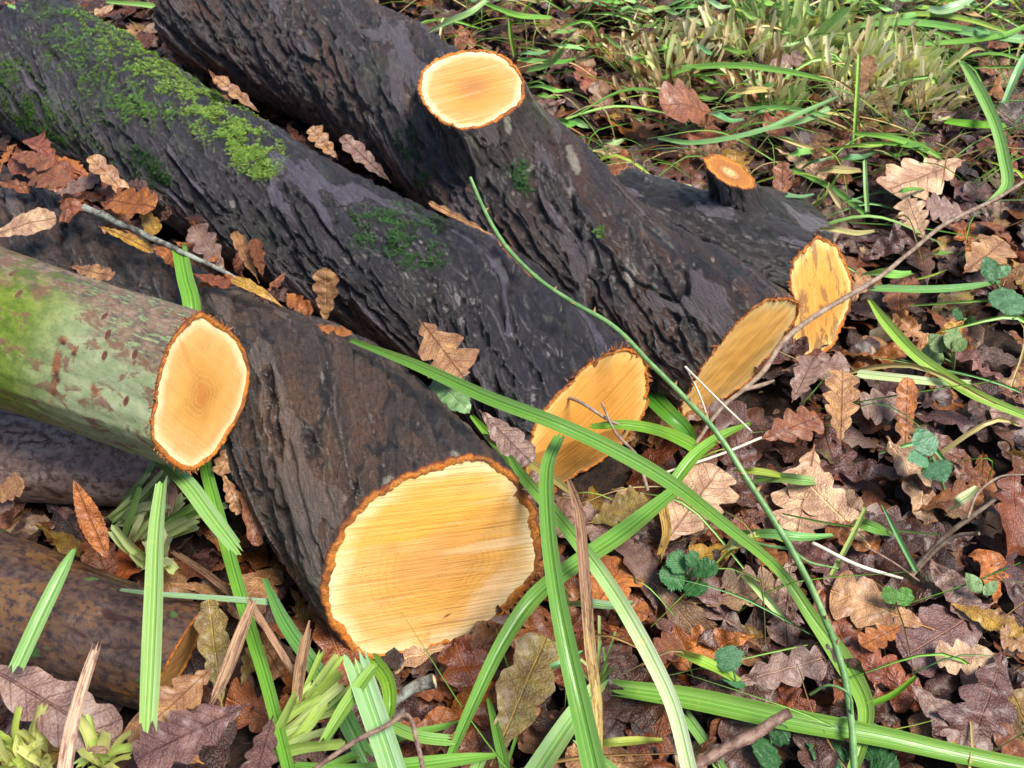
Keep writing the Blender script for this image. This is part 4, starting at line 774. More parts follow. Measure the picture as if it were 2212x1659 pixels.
S([(768, 1425, .13, 72), (800, 1520, .13, 74), (835, 1620, .13, 76), (860, 1700, .13, 76)], (.34, .52, .27), 'broad bluish sedge leaf with a chopped top below the widest pale cut', keel=.2)
S([(800, 1420, .11, 44), (836, 1470, .115, 44), (842, 1530, .11, 30), (826, 1565, .10, 14)], (.19, .34, .04), 'curled green sedge leaf behind the broad chopped one', keel=.4)
S([(700, 1600, .115, 22), (750, 1520, .125, 40), (800, 1450, .135, 26), (815, 1438, .135, 8)], (.26, .42, .09), 'narrow sedge leaf laid over the broad chopped one', keel=.3)
S([(1338, 1488, .045, 48), (1500, 1512, .05, 64), (1700, 1555, .055, 66), (1900, 1592, .055, 60), (2070, 1630, .05, 54), (2260, 1668, .045, 50)], (.20, .37, .07), 'thick pale ribbed sedge leaf lying flat along the bottom', keel=.45, groove=.3)
S([(640, 1655, .07, 20), (760, 1665, .08, 38), (900, 1652, .09, 44), (1000, 1640, .09, 34), (1070, 1632, .08, 12)], (.20, .40, .07), 'pointed green sedge leaf along the bottom edge', keel=.3)
S([(1040, 1636, .08, 30), (1010, 1700, .07, 30)], LGREEN, 'folded end of a sedge leaf at the bottom edge')
S([(830, 1560, .06, 26), (900, 1590, .07, 34), (970, 1600, .07, 28)], (.26, .46, .13), 'stub of sedge leaf with a ragged end near the red bent stalk', keel=.2)
S([(640, 1690, .09, 20), (840, 1600, .05, 22), (1000, 1560, .05, 14)], (.18, .36, .07), 'thin sedge leaf under the broad chopped one')
S([(1055, 1510, .06, 10), (1075, 1590, .06, 24), (1098, 1690, .06, 26)], GREEN, 'narrow drooping sedge leaf left of the upright one', keel=.4)
S([(1340, 1690, .04, 60), (1250, 1600, .05, 20)], LGREEN, 'pale sedge leaf base behind the upright one')
S([(1130, 1710, .07, 70), (1230, 1560, .06, 60), (1300, 1470, .05, 40)], (.30, .47, .18), 'wide whitish green sedge leaf crossing behind the dead brown strap', keel=.2)
S([(1480, 1545, .035, 30), (1520, 1600, .035, 34), (1570, 1680, .035, 34)], (.25, .43, .14), 'short sedge leaf under the thick ribbed one', keel=.2)
S([(1560, 1560, .03, 26), (1600, 1610, .03, 34), (1660, 1690, .03, 36)], (.22, .42, .13), 'second short sedge leaf under the thick ribbed one', keel=.2)
S([(1878, 648, .10, 10), (1915, 700, .095, 28), (1975, 765, .085, 36), (2045, 815, .075, 34), (2110, 855, .07, 28), (2230, 905, .06, 22)], (.34, .50, .11), 'yellow green sedge leaf slanting over the litter right of the two plane cut', keel=.5)
S([(1855, 808, .07, 22), (1950, 818, .07, 22), (2030, 826, .065, 20), (2095, 826, .06, 12)], (.62, .70, .42), 'short pale strap of sedge on the brown leaves', keel=.4)
S([(1885, 622, .07, 18), (2000, 625, .07, 20), (2085, 620, .07, 18), (2160, 608, .07, 8)], (.20, .40, .14), 'slender sedge leaf lying level beyond the two plane cut')
S([(1400, 850, .06, 60), (1440, 890, .07, 52), (1478, 925, .06, 44), (1500, 960, .04, 24)], (.10, .27, .035), 'dark green broad sedge leaf in the gap beside the slanting end cut', keel=.3)
S([(1275, 922, .12, 14), (1350, 918, .125, 26), (1420, 930, .11, 36), (1480, 955, .08, 44), (1500, 968, .07, 30)], (.19, .38, .05), 'arching sedge leaf joining the longest one at the orange cut', keel=.3)
S([(1450, 1050, .06, 30), (1500, 985, .07, 30), (1560, 940, .07, 22), (1620, 915, .07, 8)], (.20, .40, .06), 'small sedge leaf under the green cane', keel=.3)
S([(1105, 1000, .10, 30), (1060, 945, .11, 24), (1020, 900, .12, 12)], (.16, .34, .04), 'sedge leaf coming up between the thickest log and the orange cut', keel=.3)
S([(1050, 940, .125, 22), (1130, 990, .12, 24), (1210, 1045, .11, 20), (1245, 1075, .10, 8)], (.40, .30, .11), 'yellowing limp strap across the orange cut', keel=.3)
S([(2140, 435, .08, 12), (2175, 400, .085, 28), (2168, 340, .085, 28), (2150, 270, .085, 28), (2115, 195, .085, 28), (2075, 130, .085, 12)], (.24, .42, .12), 'tall curved sedge leaf standing beyond the largest buff leaf', keel=.3)
S([(2045, 262, .06, 14), (2100, 268, .06, 20), (2170, 272, .06, 16)], (.17, .42, .03), 'short vivid green sedge leaf behind the tall curved one')
S([(1423, 298, .05, 10), (1487, 308, .06, 13), (1566, 300, .07, 13), (1655, 278, .08, 13), (1726, 246, .09, 13), (1812, 208, .09, 6)], (.25, .45, .20), 'long bluish sedge leaf behind the forked log')
S([(1430, 170, .05, 9), (1494, 146, .07, 15), (1601, 142, .09, 17), (1708, 156, .10, 15), (1800, 176, .10, 6)], (.22, .42, .10), 'arched sedge leaf in front of the stubble')
S([(1565, 240, .05, 8), (1673, 232, .07, 13), (1740, 240, .08, 13), (1795, 252, .08, 6)], (.22, .42, .13), 'level sedge leaf below the stubble')
S([(1790, 235, .08, 14), (1730, 262, .07, 14), (1620, 285, .05, 10)], (.30, .48, .22), 'pale sedge leaf crossing the long bluish one')
S([(1568, 218, .05, 8), (1620, 196, .06, 14), (1673, 182, .07, 12)], (.24, .44, .14), 'short sedge leaf at the foot of the stubble')
S([(1845, 288, .07, 9), (1920, 296, .08, 16), (1994, 320, .07, 18), (2035, 342, .06, 8)], (.22, .42, .08), 'green sedge leaf above the largest buff leaf')
S([(1712, 365, .05, 12), (1797, 407, .05, 15), (1868, 462, .05, 12)], (.18, .36, .09), 'sedge leaf sloping past the small sawn stub')
S([(1868, 348, .10, 9), (1870, 400, .08, 11), (1874, 460, .05, 11)], (.38, .55, .26), 'upright pale sedge stub beyond the small sawn stub')
S([(1845, 312, .05, 8), (1850, 230, .10, 10), (1856, 120, .15, 9)], (.30, .48, .10), 'thin upright sedge leaf beside the pinkish leaf')
S([(1845, 56, .07, 12), (1940, 48, .08, 18), (2029, 54, .08, 18), (2165, 78, .08, 14)], (.20, .42, .11), 'long sedge leaf lying along the top of the stubble')
S([(1925, 98, .07, 10), (2065, 90, .07, 14), (2165, 76, .08, 14), (2230, 50, .08, 12)], (.22, .44, .08), 'sedge leaf lying behind the stubble towards the frame edge')
S([(1985, 12, .07, 12), (2029, 22, .09, 24), (2075, 10, .10, 24), (2110, -12, .10, 14)], (.46, .62, .40), 'whitish green curled sedge leaf at the top edge')
S([(1900, 38, .07, 9), (2000, 30, .08, 14), (2090, 42, .08, 14), (2180, 70, .07, 10)], (.34, .46, .10), 'yellowish sedge leaf near the top edge')
S([(2030, 60, .07, 10), (2110, 72, .08, 22), (2212, 86, .07, 24)], (.24, .44, .20), 'broad bluish sedge leaf near the top corner')
S([(2170, 220, .06, 14), (2195, 160, .09, 18), (2215, 120, .10, 16)], (.26, .46, .24), 'upright sedge leaf at the far frame edge')
S([(928, 68, .07, 9), (970, 46, .10, 17), (1016, 26, .12, 16), (1052, 0, .13, 10)], (.42, .60, .28), 'pale sedge leaf leaning up behind the forked log')
S([(1040, 4, .07, 8), (1080, 20, .08, 13), (1125, 34, .08, 15), (1190, 38, .07, 10)], (.24, .46, .09), 'green sedge leaf at the top edge behind the forked log')
S([(1140, 152, .05, 22), (1185, 140, .09, 22), (1218, 108, .13, 16)], (.26, .46, .14), 'torn upright sedge leaf beside the round sawn stub')
S([(1120, 128, .06, 10), (1150, 131, .06, 14), (1185, 134, .06, 12)], (.24, .44, .14), 'little sedge piece behind the round sawn stub')
S([(1112, 122, .05, 8), (1104, 80, .09, 10), (1100, 42, .12, 6)], (.30, .48, .10), 'thin upright sedge shoot behind the round sawn stub')
S([(365, 20, .05, 14), (310, 10, .06, 14), (230, 4, .06, 8)], (.26, .44, .14), 'sedge leaf behind the upper end of the mossy log')
S([(28, 10, .05, 20), (10, 60, .05, 22), (-10, 110, .05, 18)], (.26, .46, .16), 'sedge leaf behind the far end of the mossy log')
# dead straps and broken reeds
S([(1228, 1036, .17, 10), (1250, 1110, .175, 26), (1264, 1260, .165, 28), (1275, 1400, .15, 28), (1290, 1520, .13, 26), (1295, 1625, .12, 16)], (.34, .20, .12), 'dead brown strap with a yellow lower half beside the upright green one', name='dead_sedge_leaf', group='dead brown reeds', col2=(.55, .40, .14), keel=.5)
S([(545, 1305, .13, 20), (520, 1370, .13, 36), (490, 1450, .125, 36), (462, 1510, .12, 18)], (.40, .25, .15), 'broken brown reed leaning on the shaded cut of the mottled log', name='dead_reed', cat='reed', group='dead brown reeds', keel=.5, torn=(1, 1))
S([(640, 1515, .10, 26), (650, 1440, .115, 34), (664, 1368, .13, 26)], (.36, .22, .12), 'split upright brown reed stub below the thickest log', name='dead_reed', cat='reed', group='dead brown reeds', keel=.7)
S([(208, 1398, .17, 8), (190, 1450, .17, 26), (165, 1530, .17, 36), (150, 1600, .17, 42), (135, 1700, .165, 44)], (.62, .42, .30), 'pale pinkish broken reed standing close to the camera', name='dead_reed', cat='reed', group='dead brown reeds', keel=.3)
S([(535, 1290, .12, 12), (590, 1380, .11, 17), (645, 1470, .10, 14)], (.46, .28, .17), 'thin brown reed leaning against the split upright one', name='dead_reed', cat='reed', group='dead brown reeds', keel=.4)
S([(380, 1195, .06, 14), (460, 1250, .07, 18), (550, 1330, .06, 14), (640, 1430, .05, 12)], (.30, .17, .10), 'long brown reed in the shadow between the mottled and thickest logs', name='dead_reed', cat='reed', group='dead brown reeds', keel=.4)
S([(262, 1274, .12, 8), (340, 1283, .12, 12), (440, 1290, .10, 14), (600, 1302, .08, 16)], (.34, .50, .32), 'thin bluish strap lying level over the mottled log', keel=.2)
S([(1010, 1700, .06, 22), (960, 1600, .06, 20), (1000, 1560, .07, 8)], (.14, .065, .045), 'dark rotten strap behind the pointed green one', name='dead_reed', cat='reed', group='dead brown reeds')
S([(1430, 1085, .07, 26), (1440, 1150, .06, 22), (1425, 1200, .05, 12)], (.48, .30, .07), 'orange yellow dead strap by the pale mottled leaf', name='dead_reed', cat='reed', group='dead brown reeds')
S([(360, 1035, .11, 18), (372, 1065, .11, 26), (368, 1100, .10, 14)], (.50, .28, .18), 'small brown curl between the green straps under the green log', name='dead_reed', cat='reed', group='dead brown reeds')
# tufts
def tuft(base, z, n, tall, wpx, spread, cols, label, lean=(0, 0), seed=0, cat='sedge tuft'):
    r = np.random.default_rng(seed); b = at(base[0], base[1], z); k = mpp(b); VV, FF, UU, TT, SS = [], [], [], [], []; off = 0
    for i in range(n):
        a = r.uniform(0, 6.283); rad = spread*k*math.sqrt(r.random()); p0 = b+np.array([math.cos(a)*rad, math.sin(a)*rad*.6, .0])
        d = nrm(np.array([lean[0]+math.cos(a)*.6*r.random()+.2*r.normal(), lean[1]+math.sin(a)*.6*r.random()+.2*r.normal(), 1.])); h = tall*r.uniform(.5, 1.15); w_ = wpx*k*r.uniform(.6, 1.3)
        p1 = p0+d*h*.5+r.normal(size=3)*.002; p2 = p0+d*h+np.array([0, 0, -.004])+r.normal(size=3)*.004
        V, F, uv = strap_geo([p0, p1, p2], [w_*.9, w_, w_*.9], keel=.5, NU=5, step=.012, seed=seed*50+i, flatup=.1, roll=.8)
        VV.append(V); FF.append(F+off); off += len(V); UU.append(uv); TT.append(np.tile(np.array(cols[r.integers(len(cols))])*r.uniform(.95, 1.3), (len(V), 1))); SS.append(np.full(len(V), r.uniform(0, 30)))
    return single('cut_sedge_tuft', np.vstack(VV), np.vstack(FF), M['stubble'], label, cat, 'cut sedge tufts', uv=np.vstack(UU), tint=np.vstack(TT), attrs=dict(seed=np.concatenate(SS)))
PG, ST, YL, WH = (.58, .66, .30), (.76, .60, .38), (.66, .66, .24), (.82, .76, .56)
TF = [((1548, 105), 26, .075, 9, 34, (PG, ST, ST, WH), 'upright straw tuft nearest the round sawn stub'), ((1615, 112), 22, .07, 9, 28, (ST, WH, PG), 'small straw tuft behind the arched sedge leaf'), ((1745, 95), 34, .10, 14, 44, (PG, PG, LGREEN), 'tallest pale green tuft of wide cut leaves'),
      ((1445, 172), 40, .085, 10, 46, (ST, ST, PG, BROWN), 'brown based tuft right of the round sawn stub'), ((1820, 175), 38, .09, 11, 46, (PG, WH, YL), 'leaning yellow green tuft left of the pinkish leaf'), ((1905, 150), 40, .095, 11, 46, (PG, ST, YL), 'tuft of broad chopped leaves right of the pinkish leaf'),
      ((1990, 175), 36, .085, 10, 44, (WH, ST, PG), 'whitish bristling tuft above the largest buff leaf'), ((1672, 235), 24, .07, 10, 34, (YL, PG, LGREEN), 'low green tuft under the level sedge leaf'), ((2020, 232), 20, .05, 9, 30, (ST, YL), 'low straw tuft left of the tall curved sedge leaf'),
      ((1660, 60), 22, .08, 10, 36, (PG, LGREEN), 'pale tuft at the back between two leaning straps'), ((1340, 130), 20, .06, 9, 30, (ST, BROWN), 'thin brown tuft behind the forked log'), ((1740, 445), 14, .05, 4, 26, (YL, LGREEN), 'little tuft of fine grass behind the small sawn stub'), ((1640, 215), 26, .08, 10, 36, (ST, ST, BROWN), 'dull straw tuft in front of the arched sedge leaf')]
TF += [((1500, 130), 26, .07, 10, 40, (ST, WH, BROWN), 'bleached tuft between the two straw ones behind the arched leaf'), ((1690, 130), 26, .07, 11, 40, (ST, PG, WH), 'pale chopped tuft directly below the tallest green one'), ((1780, 60), 26, .08, 12, 46, (PG, LGREEN, YL), 'green chopped tuft at the back near the top edge'), ((1860, 225), 22, .06, 11, 40, (WH, YL, ST), 'short bleached tuft at the foot of the pinkish leaf'), ((1940, 215), 26, .07, 10, 44, (WH, PG, ST), 'bristling pale tuft in front of the whitish one'), ((1400, 215), 20, .05, 9, 40, (ST, BROWN), 'flattened brown tuft beside the large crumpled reddish leaf'), ((1420, 90), 20, .06, 9, 40, (PG, ST), 'small faded tuft at the back behind the round sawn stub')]
for i, (b, n, h, w_, s_, cs, lab) in enumerate(TF): tuft(b, .03, int(n*1.1), h*.85, w_*1.1, s_*1.65, cs, lab, lean=((i % 3-1)*.25, -.15), seed=60+i)
tuft((600, 1605), .05, 12, .08, 20, 26, ((.40, .55, .12), (.46, .58, .20)), 'fan of yellow green chopped leaves at the foot of the widest pale cut', lean=(.95, .55), seed=81)
tuft((560, 1640), .05, 10, .09, 22, 20, ((.42, .56, .14), (.50, .58, .24)), 'lower fan of chopped leaves beside the largest oak leaf', lean=(1.3, .2), seed=82)
tuft((60, 1640), .09, 26, .045, 22, 60, ((.42, .50, .12), (.48, .48, .18), YL), 'short chopped tuft in the bottom corner by the pale broken reed', lean=(0, 0), seed=83)
tuft((215, 1650), .09, 12, .045, 22, 30, ((.44, .56, .14), YL), 'yellow green chopped tuft right of the pale broken reed', lean=(.3, 0), seed=84)
tuft((300, 1160), .045, 16, .085, 17, 40, (PG, (.52, .55, .30), LGREEN), 'cut sedge tuft in the gap behind the mottled log', lean=(.9, .1), seed=85)
tuft((255, 1120), .05, 14, .085, 16, 30, (LGREEN, PG, (.52, .55, .30)), 'pale cut sedge lying under the pinkish brown log', lean=(1.1, .2), seed=86)
tuft((330, 1220), .04, 12, .06, 22, 30, (PG, (.58, .60, .36)), 'whitish sedge butts behind the bright flat strap', lean=(.3, .0), seed=87)
tuft((1290, 1480), .03, 9, .06, 8, 10, (PG, LGREEN), 'small frayed shoot beside the dead brown strap', lean=(.1, .3), seed=88)
# loose grass over the ground: one mass
def grass(n, seed):
    r = np.random.default_rng(seed); VV, FF, UU, TT, SS = [], [], [], [], []; off = 0; i = 0
    while i < n:
        i += 1; px, py = r.uniform(850, 2260), 1659*r.random()**1.9
        if r.random() > (1.0 if py < 420 else .16): continue
        if py < 420 and px < 1250 and r.random() < .4: continue
        b = at(px, py, .03)
        if inside_log(b[0], b[1], .05, 1.05): continue
        a = r.uniform(-.5, .5)+(math.pi if r.random() < .5 else 0) if r.random() < .65 else r.uniform(0, 6.283); L_ = r.uniform(.05, .22); d = np.array([math.cos(a), math.sin(a), 0]); h = r.uniform(.01, .05); w_ = r.choice([.0015, .002, .003, .006], p=[.35, .3, .2, .15])
        P = [b-d*L_/2+[0, 0, -.01], b+[r.normal()*.01, r.normal()*.01, h], b+d*L_/2+[r.normal()*.02, r.normal()*.02, h*r.uniform(-.3, 1.1)]]
        V, F, uv = strap_geo(P, [w_*.8, w_, w_*.3], keel=.5, NU=4, step=.018, seed=i, flatup=.3, roll=.7)
        VV.append(V); FF.append(F+off); off += len(V); UU.append(uv); c = [GREEN, LGREEN, BGREEN, STRAW, YGREEN, BROWN][r.choice(6, p=[.25, .2, .12, .22, .11, .10])]
        TT.append(np.tile(np.array(c)*r.uniform(1.2, 1.9), (len(V), 1))); SS.append(np.full(len(V), r.uniform(0, 30)))
    o = build('grass', np.vstack(VV), np.vstack(FF), M['sedge'], uv=np.vstack(UU), tint=np.vstack(TT), attrs=dict(seed=np.concatenate(SS))); o['kind'] = 'stuff'; o['label'] = 'loose thin grass blades scattered over the leaf litter'; o['category'] = 'grass'
grass(1100, 12)
r = np.random.default_rng(77); k = 0; tr = 0
while k < 130 and tr < 9000:
    tr += 1; px, py = r.uniform(1000, 2230), 1659*r.random()**2.8
    if py > 600 and r.random() < .7: continue
    g = at(px, py, .03)
    if inside_log(g[0], g[1], .05, 1.1): continue
    a = r.uniform(-.45, .45)*(1 if r.random() < .75 else 3); L_ = r.uniform(60, 190)*(.5+py/1659*.9); w_ = r.uniform(9, 19)*(.8+py/1659)
    dx, dy = math.cos(a)*L_/2, math.sin(a)*L_*.28; z = r.uniform(.045, .075); col, cn = [(GREEN, 'green'), (LGREEN, 'pale green'), (BGREEN, 'bluish green'), (PGREEN, 'whitish green'), (STRAW, 'straw coloured'), (YGREEN, 'yellow green')][r.choice(6, p=[.25, .22, .15, .12, .16, .10])]
    lab = where(px, py, cn+' cut sedge leaf', [' lying', ' in the litter', ' on brown leaves', ' lying loose'])
    if lab is None: continue
    S([(px-dx, py-dy, z-.025, w_*.7), (px-dx*.3, py-dy*.3-r.uniform(0, 8), z+r.uniform(0, .03), w_), (px+dx*.4, py+dy*.4+r.uniform(-6, 6), z+r.uniform(0, .02), w_), (px+dx, py+dy, z-.01, w_*.5)], tuple(x*r.uniform(1., 1.4) for x in col), lab, keel=.35, roll=r.uniform(-.4, .4)); k += 1
# canes and twigs
def tube(P, rad, n=8, step=.006, seed=0, rough=.12):
    P = np.array(P); L0 = np.linalg.norm(np.diff(P, axis=0), axis=1).sum(); m = max(6, int(L0/step)); C = catmull(P, m); rr = catmull(np.c_[rad, rad, rad], m)[:, 0]
    C = C+.25*rr[:, None]*np.stack([pn(np.linspace(0, L0*25, m)+seed*3+k, 0*rr, 0*rr) for k in range(3)], -1)*rough*8
    tg = nrm(np.gradient(C, axis=0)); e1 = nrm(np.cross(tg, (.3, .2, 1))); e2 = np.cross(tg, e1); th = np.linspace(0, 2*math.pi, n, endpoint=False)
    q = rr[:, None]*(1+rough*pn(np.linspace(0, L0*90, m)[:, None]+seed, np.cos(th)[None]*1.5, np.sin(th)[None]*1.5))
    V = C[:, None]+e1[:, None]*(q*np.cos(th))[..., None]+e2[:, None]*(q*np.sin(th))[..., None]
    return V.reshape(-1, 3), grid_faces(m, n, True), C, e1, e2, rr, tg
def cap(V, n, e, c):                                    # closed end of a tube
    return [tuple(int(x) for x in ((np.arange(n)) if e == 0 else (len(V)-n+np.arange(n))[::-1]))]
def twig(pts, mat, label, name='twig', cat='twig', group=None, thorns=0, endcap=False, side=(), seed=0, rough=.12):
    P = [at(x, y, z) for x, y, z, r_ in pts]; rd = [q[3]*mpp(p) for q, p in zip(pts, P)]
    t = root(name, P[0], label, cat, group); rd = [x*{'green_cane': .8, 'dry_stalk': .75, 'bare_stem': .68, 'bent_stalk': .62, 'stick': .85}.get(name, 1.) for x in rd]; V, F, C, e1, e2, rr, tg = tube(P, rd, seed=seed, rough=rough)
    Fl = [tuple(f) for f in F.tolist()]+cap(V, 8, 0, 0)+cap(V, 8, 1, 0)
    build('shoot', V, Fl, M[mat], t); r = np.random.default_rng(seed)
    for k in range(thorns):
        i = int((k+.3+.4*r.random())/thorns*(len(C)-4))+1; a = r.uniform(0, 6.28); d = nrm(e1[i]*math.cos(a)+e2[i]*math.sin(a)); th = np.linspace(0, 6.283, 6, endpoint=False)
        b0 = C[i]+d*rr[i]*.8; ring = [b0+tg[i]*math.cos(x)*rr[i]*.8+np.cross(tg[i], d)*math.sin(x)*rr[i]*.35 for x in th]; tip = C[i]+d*rr[i]*3.1-tg[i]*rr[i]*.8
        build('thorn', np.array(ring+[tip]), [(j, (j+1) % 6, 6) for j in range(6)], M['thorn'], t)
    for sp in side:
        Ps = [at(x, y, z) for x, y, z, r_ in sp]; V, F, *_ = tube(Ps, [q[3]*mpp(p) for q, p in zip(sp, Ps)], seed=seed+3); build('side_shoot', V, F, M[mat], t)
    if endcap:
        c = C[-1]+tg[-1]*.0005; th = np.linspace(0, 6.283, 12, endpoint=False); V = np.array([c+e1[-1]*rr[-1]*.62*math.cos(x)+e2[-1]*rr[-1]*.62*math.sin(x) for x in th]+[c+tg[-1]*.0008])
        build('cut_end', V, [(j, (j+1) % 12, 12) for j in range(12)], M['pith'], t)
    return t
twig([(1016, 384, .235, 4.5), (1050, 462, .225, 5.5), (1095, 535, .215, 6), (1160, 600, .205, 6), (1235, 652, .20, 6.5), (1325, 705, .195, 7), (1405, 785, .18, 7), (1480, 860, .165, 7.5), (1552, 940, .15, 8), (1620, 1045, .125, 8.5), (1700, 1170, .105, 9), (1762, 1290, .09, 9), (1810, 1410, .08, 9.5), (1836, 1530, .07, 10), (1848, 1700, .06, 10)], 'cane',
     'long thin green thorny cane running from the forked log to the bottom edge', name='green_cane', cat='cane', thorns=26, side=[[(1705, 1185, .10, 4), (1640, 1175, .09, 3.5), (1580, 1140, .08, 3), (1560, 1120, .075, 2)], [(1712, 1190, .10, 3.5), (1750, 1215, .08, 3), (1810, 1228, .06, 2)], [(1840, 1545, .07, 3), (1835, 1500, .09, 3), (1790, 1480, .09, 3), (1750, 1500, .07, 3)]], seed=3, rough=.10)
twig([(2235, 378, .10, 5), (2150, 430, .10, 6), (2045, 482, .10, 7), (1965, 545, .105, 7), (1895, 602, .11, 8), (1800, 658, .12, 9), (1725, 708, .125, 9.5), (1682, 750, .12, 9.5), (1650, 800, .11, 9), (1605, 842, .10, 8), (1555, 885, .09, 7), (1505, 955, .07, 6), (1440, 1050, .05, 4)], 'twig', 'thin grey brown stem bending across the two sawn ends', name='bare_stem', cat='stem', side=[[(1605, 842, .10, 5), (1645, 832, .10, 5), (1672, 822, .10, 3)]], seed=4)
twig([(640, 1690, .13, 9), (760, 1606, .14, 9), (830, 1570, .145, 9), (880, 1545, .15, 8), (900, 1600, .145, 9), (920, 1690, .14, 9)], 'twig_red', 'sharply bent red brown stalk at the bottom edge', name='bent_stalk', cat='stalk', seed=5, rough=.06)
twig([(1470, 1680, .07, 13), (1560, 1622, .075, 15), (1640, 1578, .08, 16), (1708, 1540, .085, 14)], 'twig_red', 'rough reddish stick lying on the thick ribbed sedge leaf', name='stick', cat='stick', endcap=True, seed=6, rough=.3)
twig([(810, 1560, .05, 10), (855, 1515, .055, 13), (895, 1485, .06, 16), (938, 1472, .065, 20)], 'twig_lichen', 'stubby dark stick showing its sawn tan end under the widest pale cut', name='stick', cat='stick', endcap=True, seed=7, rough=.2)
twig([(182, 448, .205, 9), (250, 478, .21, 8), (320, 510, .215, 7), (400, 548, .215, 6), (480, 585, .20, 5), (530, 612, .19, 3)], 'twig_lichen', 'grey lichened twig lying among the leaves between two logs', seed=8, rough=.25)
twig([(1482, 792, .12, 2.2), (1510, 850, .10, 2.2), (1530, 905, .09, 2)], 'twig_pale', 'short white straw crossing the tip of the slanting end cut', name='straw', cat='straw', group='thin white straws', seed=9, rough=.02)
twig([(1480, 792, .12, 2.4), (1550, 862, .115, 2.4), (1624, 933, .11, 2.4)], 'twig_pale', 'long white straw over the tip of the slanting end cut', name='straw', cat='straw', group='thin white straws', seed=10, rough=.02)
twig([(1645, 945, .07, 3), (1560, 980, .07, 3), (1440, 1020, .06, 3)], 'twig_pale', 'pale straw under the green cane', name='straw', cat='straw', group='thin white straws', seed=11, rough=.04)
twig([(1225, 858, .13, 4), (1260, 872, .14, 4), (1310, 905, .13, 3.5), (1350, 925, .12, 3), (1340, 945, .11, 2)], 'twig', 'small brown twig lying across the orange cut', seed=12, side=[[(1300, 870, .14, 2.5), (1330, 935, .13, 3), (1375, 985, .11, 4), (1400, 1060, .09, 4)]])
twig([(1970, 1243, .04, 6), (2020, 1190, .07, 6), (2060, 1160, .09, 6), (2115, 1152, .11, 6)], 'twig', 'lower dry stalk of a pair leaning out of the litter', name='dry_stalk', cat='stalk', group='dry brown stalks', seed=13)
twig([(1965, 1240, .04, 8), (2035, 1165, .08, 8), (2100, 1115, .11, 7), (2155, 1075, .13, 5)], 'twig', 'upper dry stalk of a pair with a pale broken tip', name='dry_stalk', cat='stalk', group='dry brown stalks', seed=14, side=[[(2090, 1120, .11, 3), (2112, 1065, .12, 3), (2160, 1030, .12, 2.5), (2212, 1025, .12, 2)]])
twig([(1755, 1172, .06, 4), (1850, 1220, .06, 4.5), (1950, 1250, .05, 3)], 'twig_pale', 'straight pale stalk left of the dry stalks', name='straw', cat='straw', group='thin white straws', seed=15, rough=.04)
twig([(1868, 1180, .08, 3), (1930, 1215, .07, 3), (1985, 1255, .05, 3)], 'twig_red', 'thin dark red stalk at the foot of the dry stalks', name='dry_stalk', cat='stalk', group='dry brown stalks', seed=16)
S([(1870, 1098, .09, 10), (1840, 1160, .07, 13), (1790, 1255, .04, 13)], (.52, .60, .24), 'short pale yellow strap beside the pale lobed leaf', keel=.5)
S([(1905, 1090, .07, 4), (1940, 1160, .06, 12), (1978, 1232, .05, 12)], (.20, .42, .20), 'pointed bluish blade left of the dry stalks', keel=.4)
S([(1878, 1522, .05, 14), (1930, 1500, .06, 14), (1978, 1462, .08, 10)], (.24, .50, .05), 'short vivid green blade beside the bend of the longest strap', keel=.5)
S([(1690, 1110, .05, 4), (1820, 1135, .06, 6), (2030, 1155, .06, 4)], (.20, .34, .10), 'thread thin green blade behind the green cane', keel=.3)
# herbs
def herb(label, base, leaves, cat='herb', shrink=.86, name='woodland_herb', kind='round', col=(.045, .14, .035), stem='cane', group='small green herbs', seed=0, srad=2.2):
    b = at(*base); t = root(name, (b[0], b[1], 0), label, cat, group); r = np.random.default_rng(seed)
    for i, (bx, by, tx, ty, z, wf) in enumerate(leaves):
        tx, ty = bx+(tx-bx)*shrink, by+(ty-by)*shrink; B, Tp = at(bx, by, z-.006), at(tx, ty, z+.004); V, F, uv = leaf_geo(B, Tp, nrm(np.array([0, 0, .5])+nrm(CP-B)*.5+r.normal(size=3)*.12), wf=wf, kind=kind, roll=r.uniform(-.3, .3), arch=r.uniform(.0, .1), wr=.03, seed=seed*10+i, NT=40, NU=11, pet=.02)
        build('leaf', V, F, M['herb'], t, uv=uv, attrs=dict(seed=r.uniform(0, 30)), tint=np.array(col)*r.uniform(.8, 1.25))
        P = [b, .5*(b+B)+np.array([0, 0, .004]), B]; V, F, *_ = tube(P, [srad*mpp(b)]*3, seed=i, rough=.03); build('stalk', V, F, M[stem], t)
    return t
herb('dark green herb with lobed leaves, right of the orange brown holed leaf', (1490, 1262, .03), [(1482, 1235, 1440, 1190, .07, .50), (1480, 1250, 1415, 1245, .06, .48), (1490, 1255, 1520, 1290, .06, .46), (1495, 1235, 1562, 1225, .07, .42), (1488, 1225, 1505, 1185, .08, .42)], seed=1, col=(.04, .15, .04))
herb('crinkled blue green herb leaf above the thick ribbed sedge leaf', (1590, 1500, .03), [(1585, 1450, 1560, 1388, .07, .62), (1588, 1460, 1580, 1485, .05, .6)], seed=2, col=(.065, .20, .075))
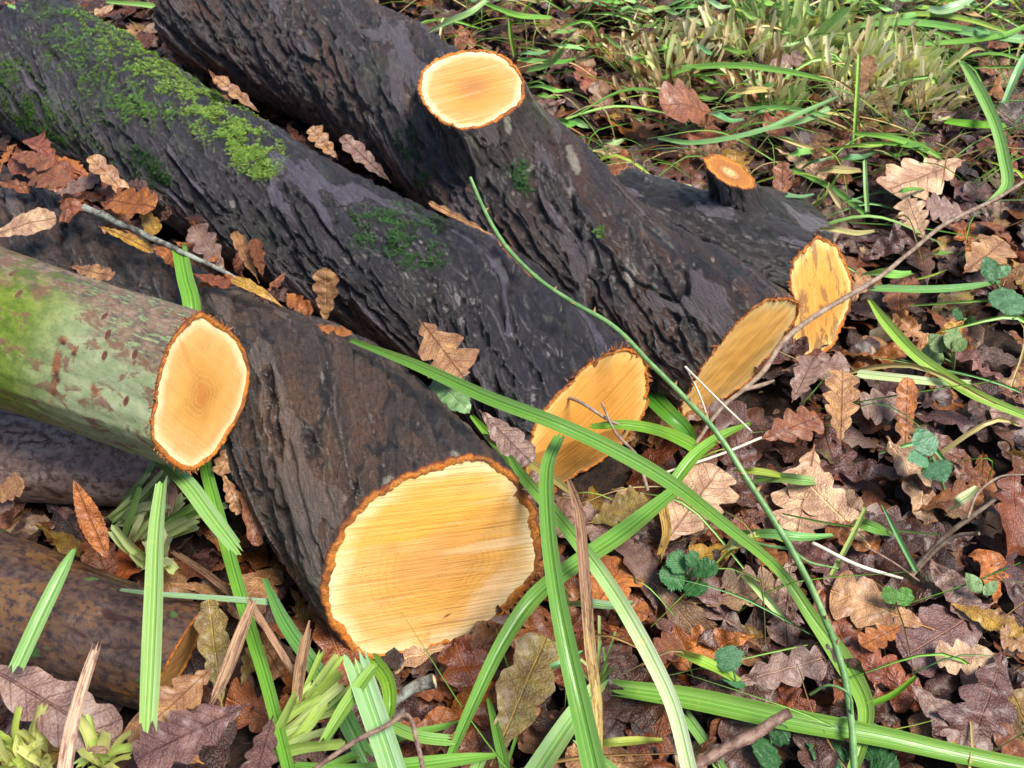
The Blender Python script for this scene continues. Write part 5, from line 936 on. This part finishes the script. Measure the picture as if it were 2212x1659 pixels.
herb('dark herb partly hidden under the reddish stick', (1665, 1620, .03), [(1668, 1605, 1640, 1660, .045, .5), (1665, 1600, 1710, 1570, .05, .5)], seed=3, col=(.035, .12, .035))
herb('cluster of dark herb leaves behind the foot of the green cane', (1830, 1640, .03), [(1820, 1615, 1750, 1650, .04, .5), (1840, 1600, 1800, 1545, .045, .5), (1850, 1620, 1930, 1600, .045, .5), (1880, 1640, 1950, 1670, .04, .5), (1870, 1600, 1900, 1560, .04, .45)], seed=4, col=(.04, .125, .04))
herb('small bright green herb leaf below the dry stalks', (1940, 1310, .03), [(1930, 1305, 1912, 1260, .07, .42), (1950, 1310, 1960, 1262, .07, .42)], seed=5, col=(.10, .26, .04))
herb('bramble sprig with three toothed blue green leaflets', (2040, 1060, .03), [(2012, 985, 1975, 915, .09, .42), (2005, 990, 1952, 995, .085, .36), (2008, 995, 2050, 1050, .08, .40)], kind='bramble', name='bramble_sprig', cat='bramble', seed=6, col=(.10, .24, .12), srad=3)
herb('yellowish green weed with pale leaves left of the slanting strap', (2060, 800, .03), [(2045, 760, 2000, 715, .08, .4), (2052, 755, 2070, 700, .09, .36), (2060, 760, 2092, 725, .09, .36), (2040, 775, 1975, 760, .06, .42)], kind='bramble', name='weed', seed=7, col=(.17, .27, .08))
herb('blue green weed beyond the thin brown stem', (2160, 640, .03), [(2150, 610, 2125, 545, .08, .28), (2165, 620, 2195, 700, .07, .30), (2150, 600, 2190, 570, .08, .3)], kind='bramble', name='weed', seed=8, col=(.12, .26, .12))
herb('pale spotted green leaf showing between the thickest and mossy logs', (955, 830, .12), [(935, 818, 1028, 905, .155, .30)], kind='bramble', name='sallow_shoot', cat='leaf', seed=9, col=(.17, .30, .12))
herb('green weed scrap by the frame edge above the yellowish oak leaf', (2130, 1290, .03), [(2120, 1280, 2080, 1230, .07, .3), (2125, 1285, 2160, 1250, .07, .3)], kind='bramble', name='weed', seed=10, col=(.22, .34, .14))
herb('dark green weed right of the yellowish one', (2090, 700, .03), [(2080, 690, 2055, 665, .06, .4), (2085, 695, 2110, 690, .05, .4)], name='weed', seed=11, col=(.03, .14, .02))
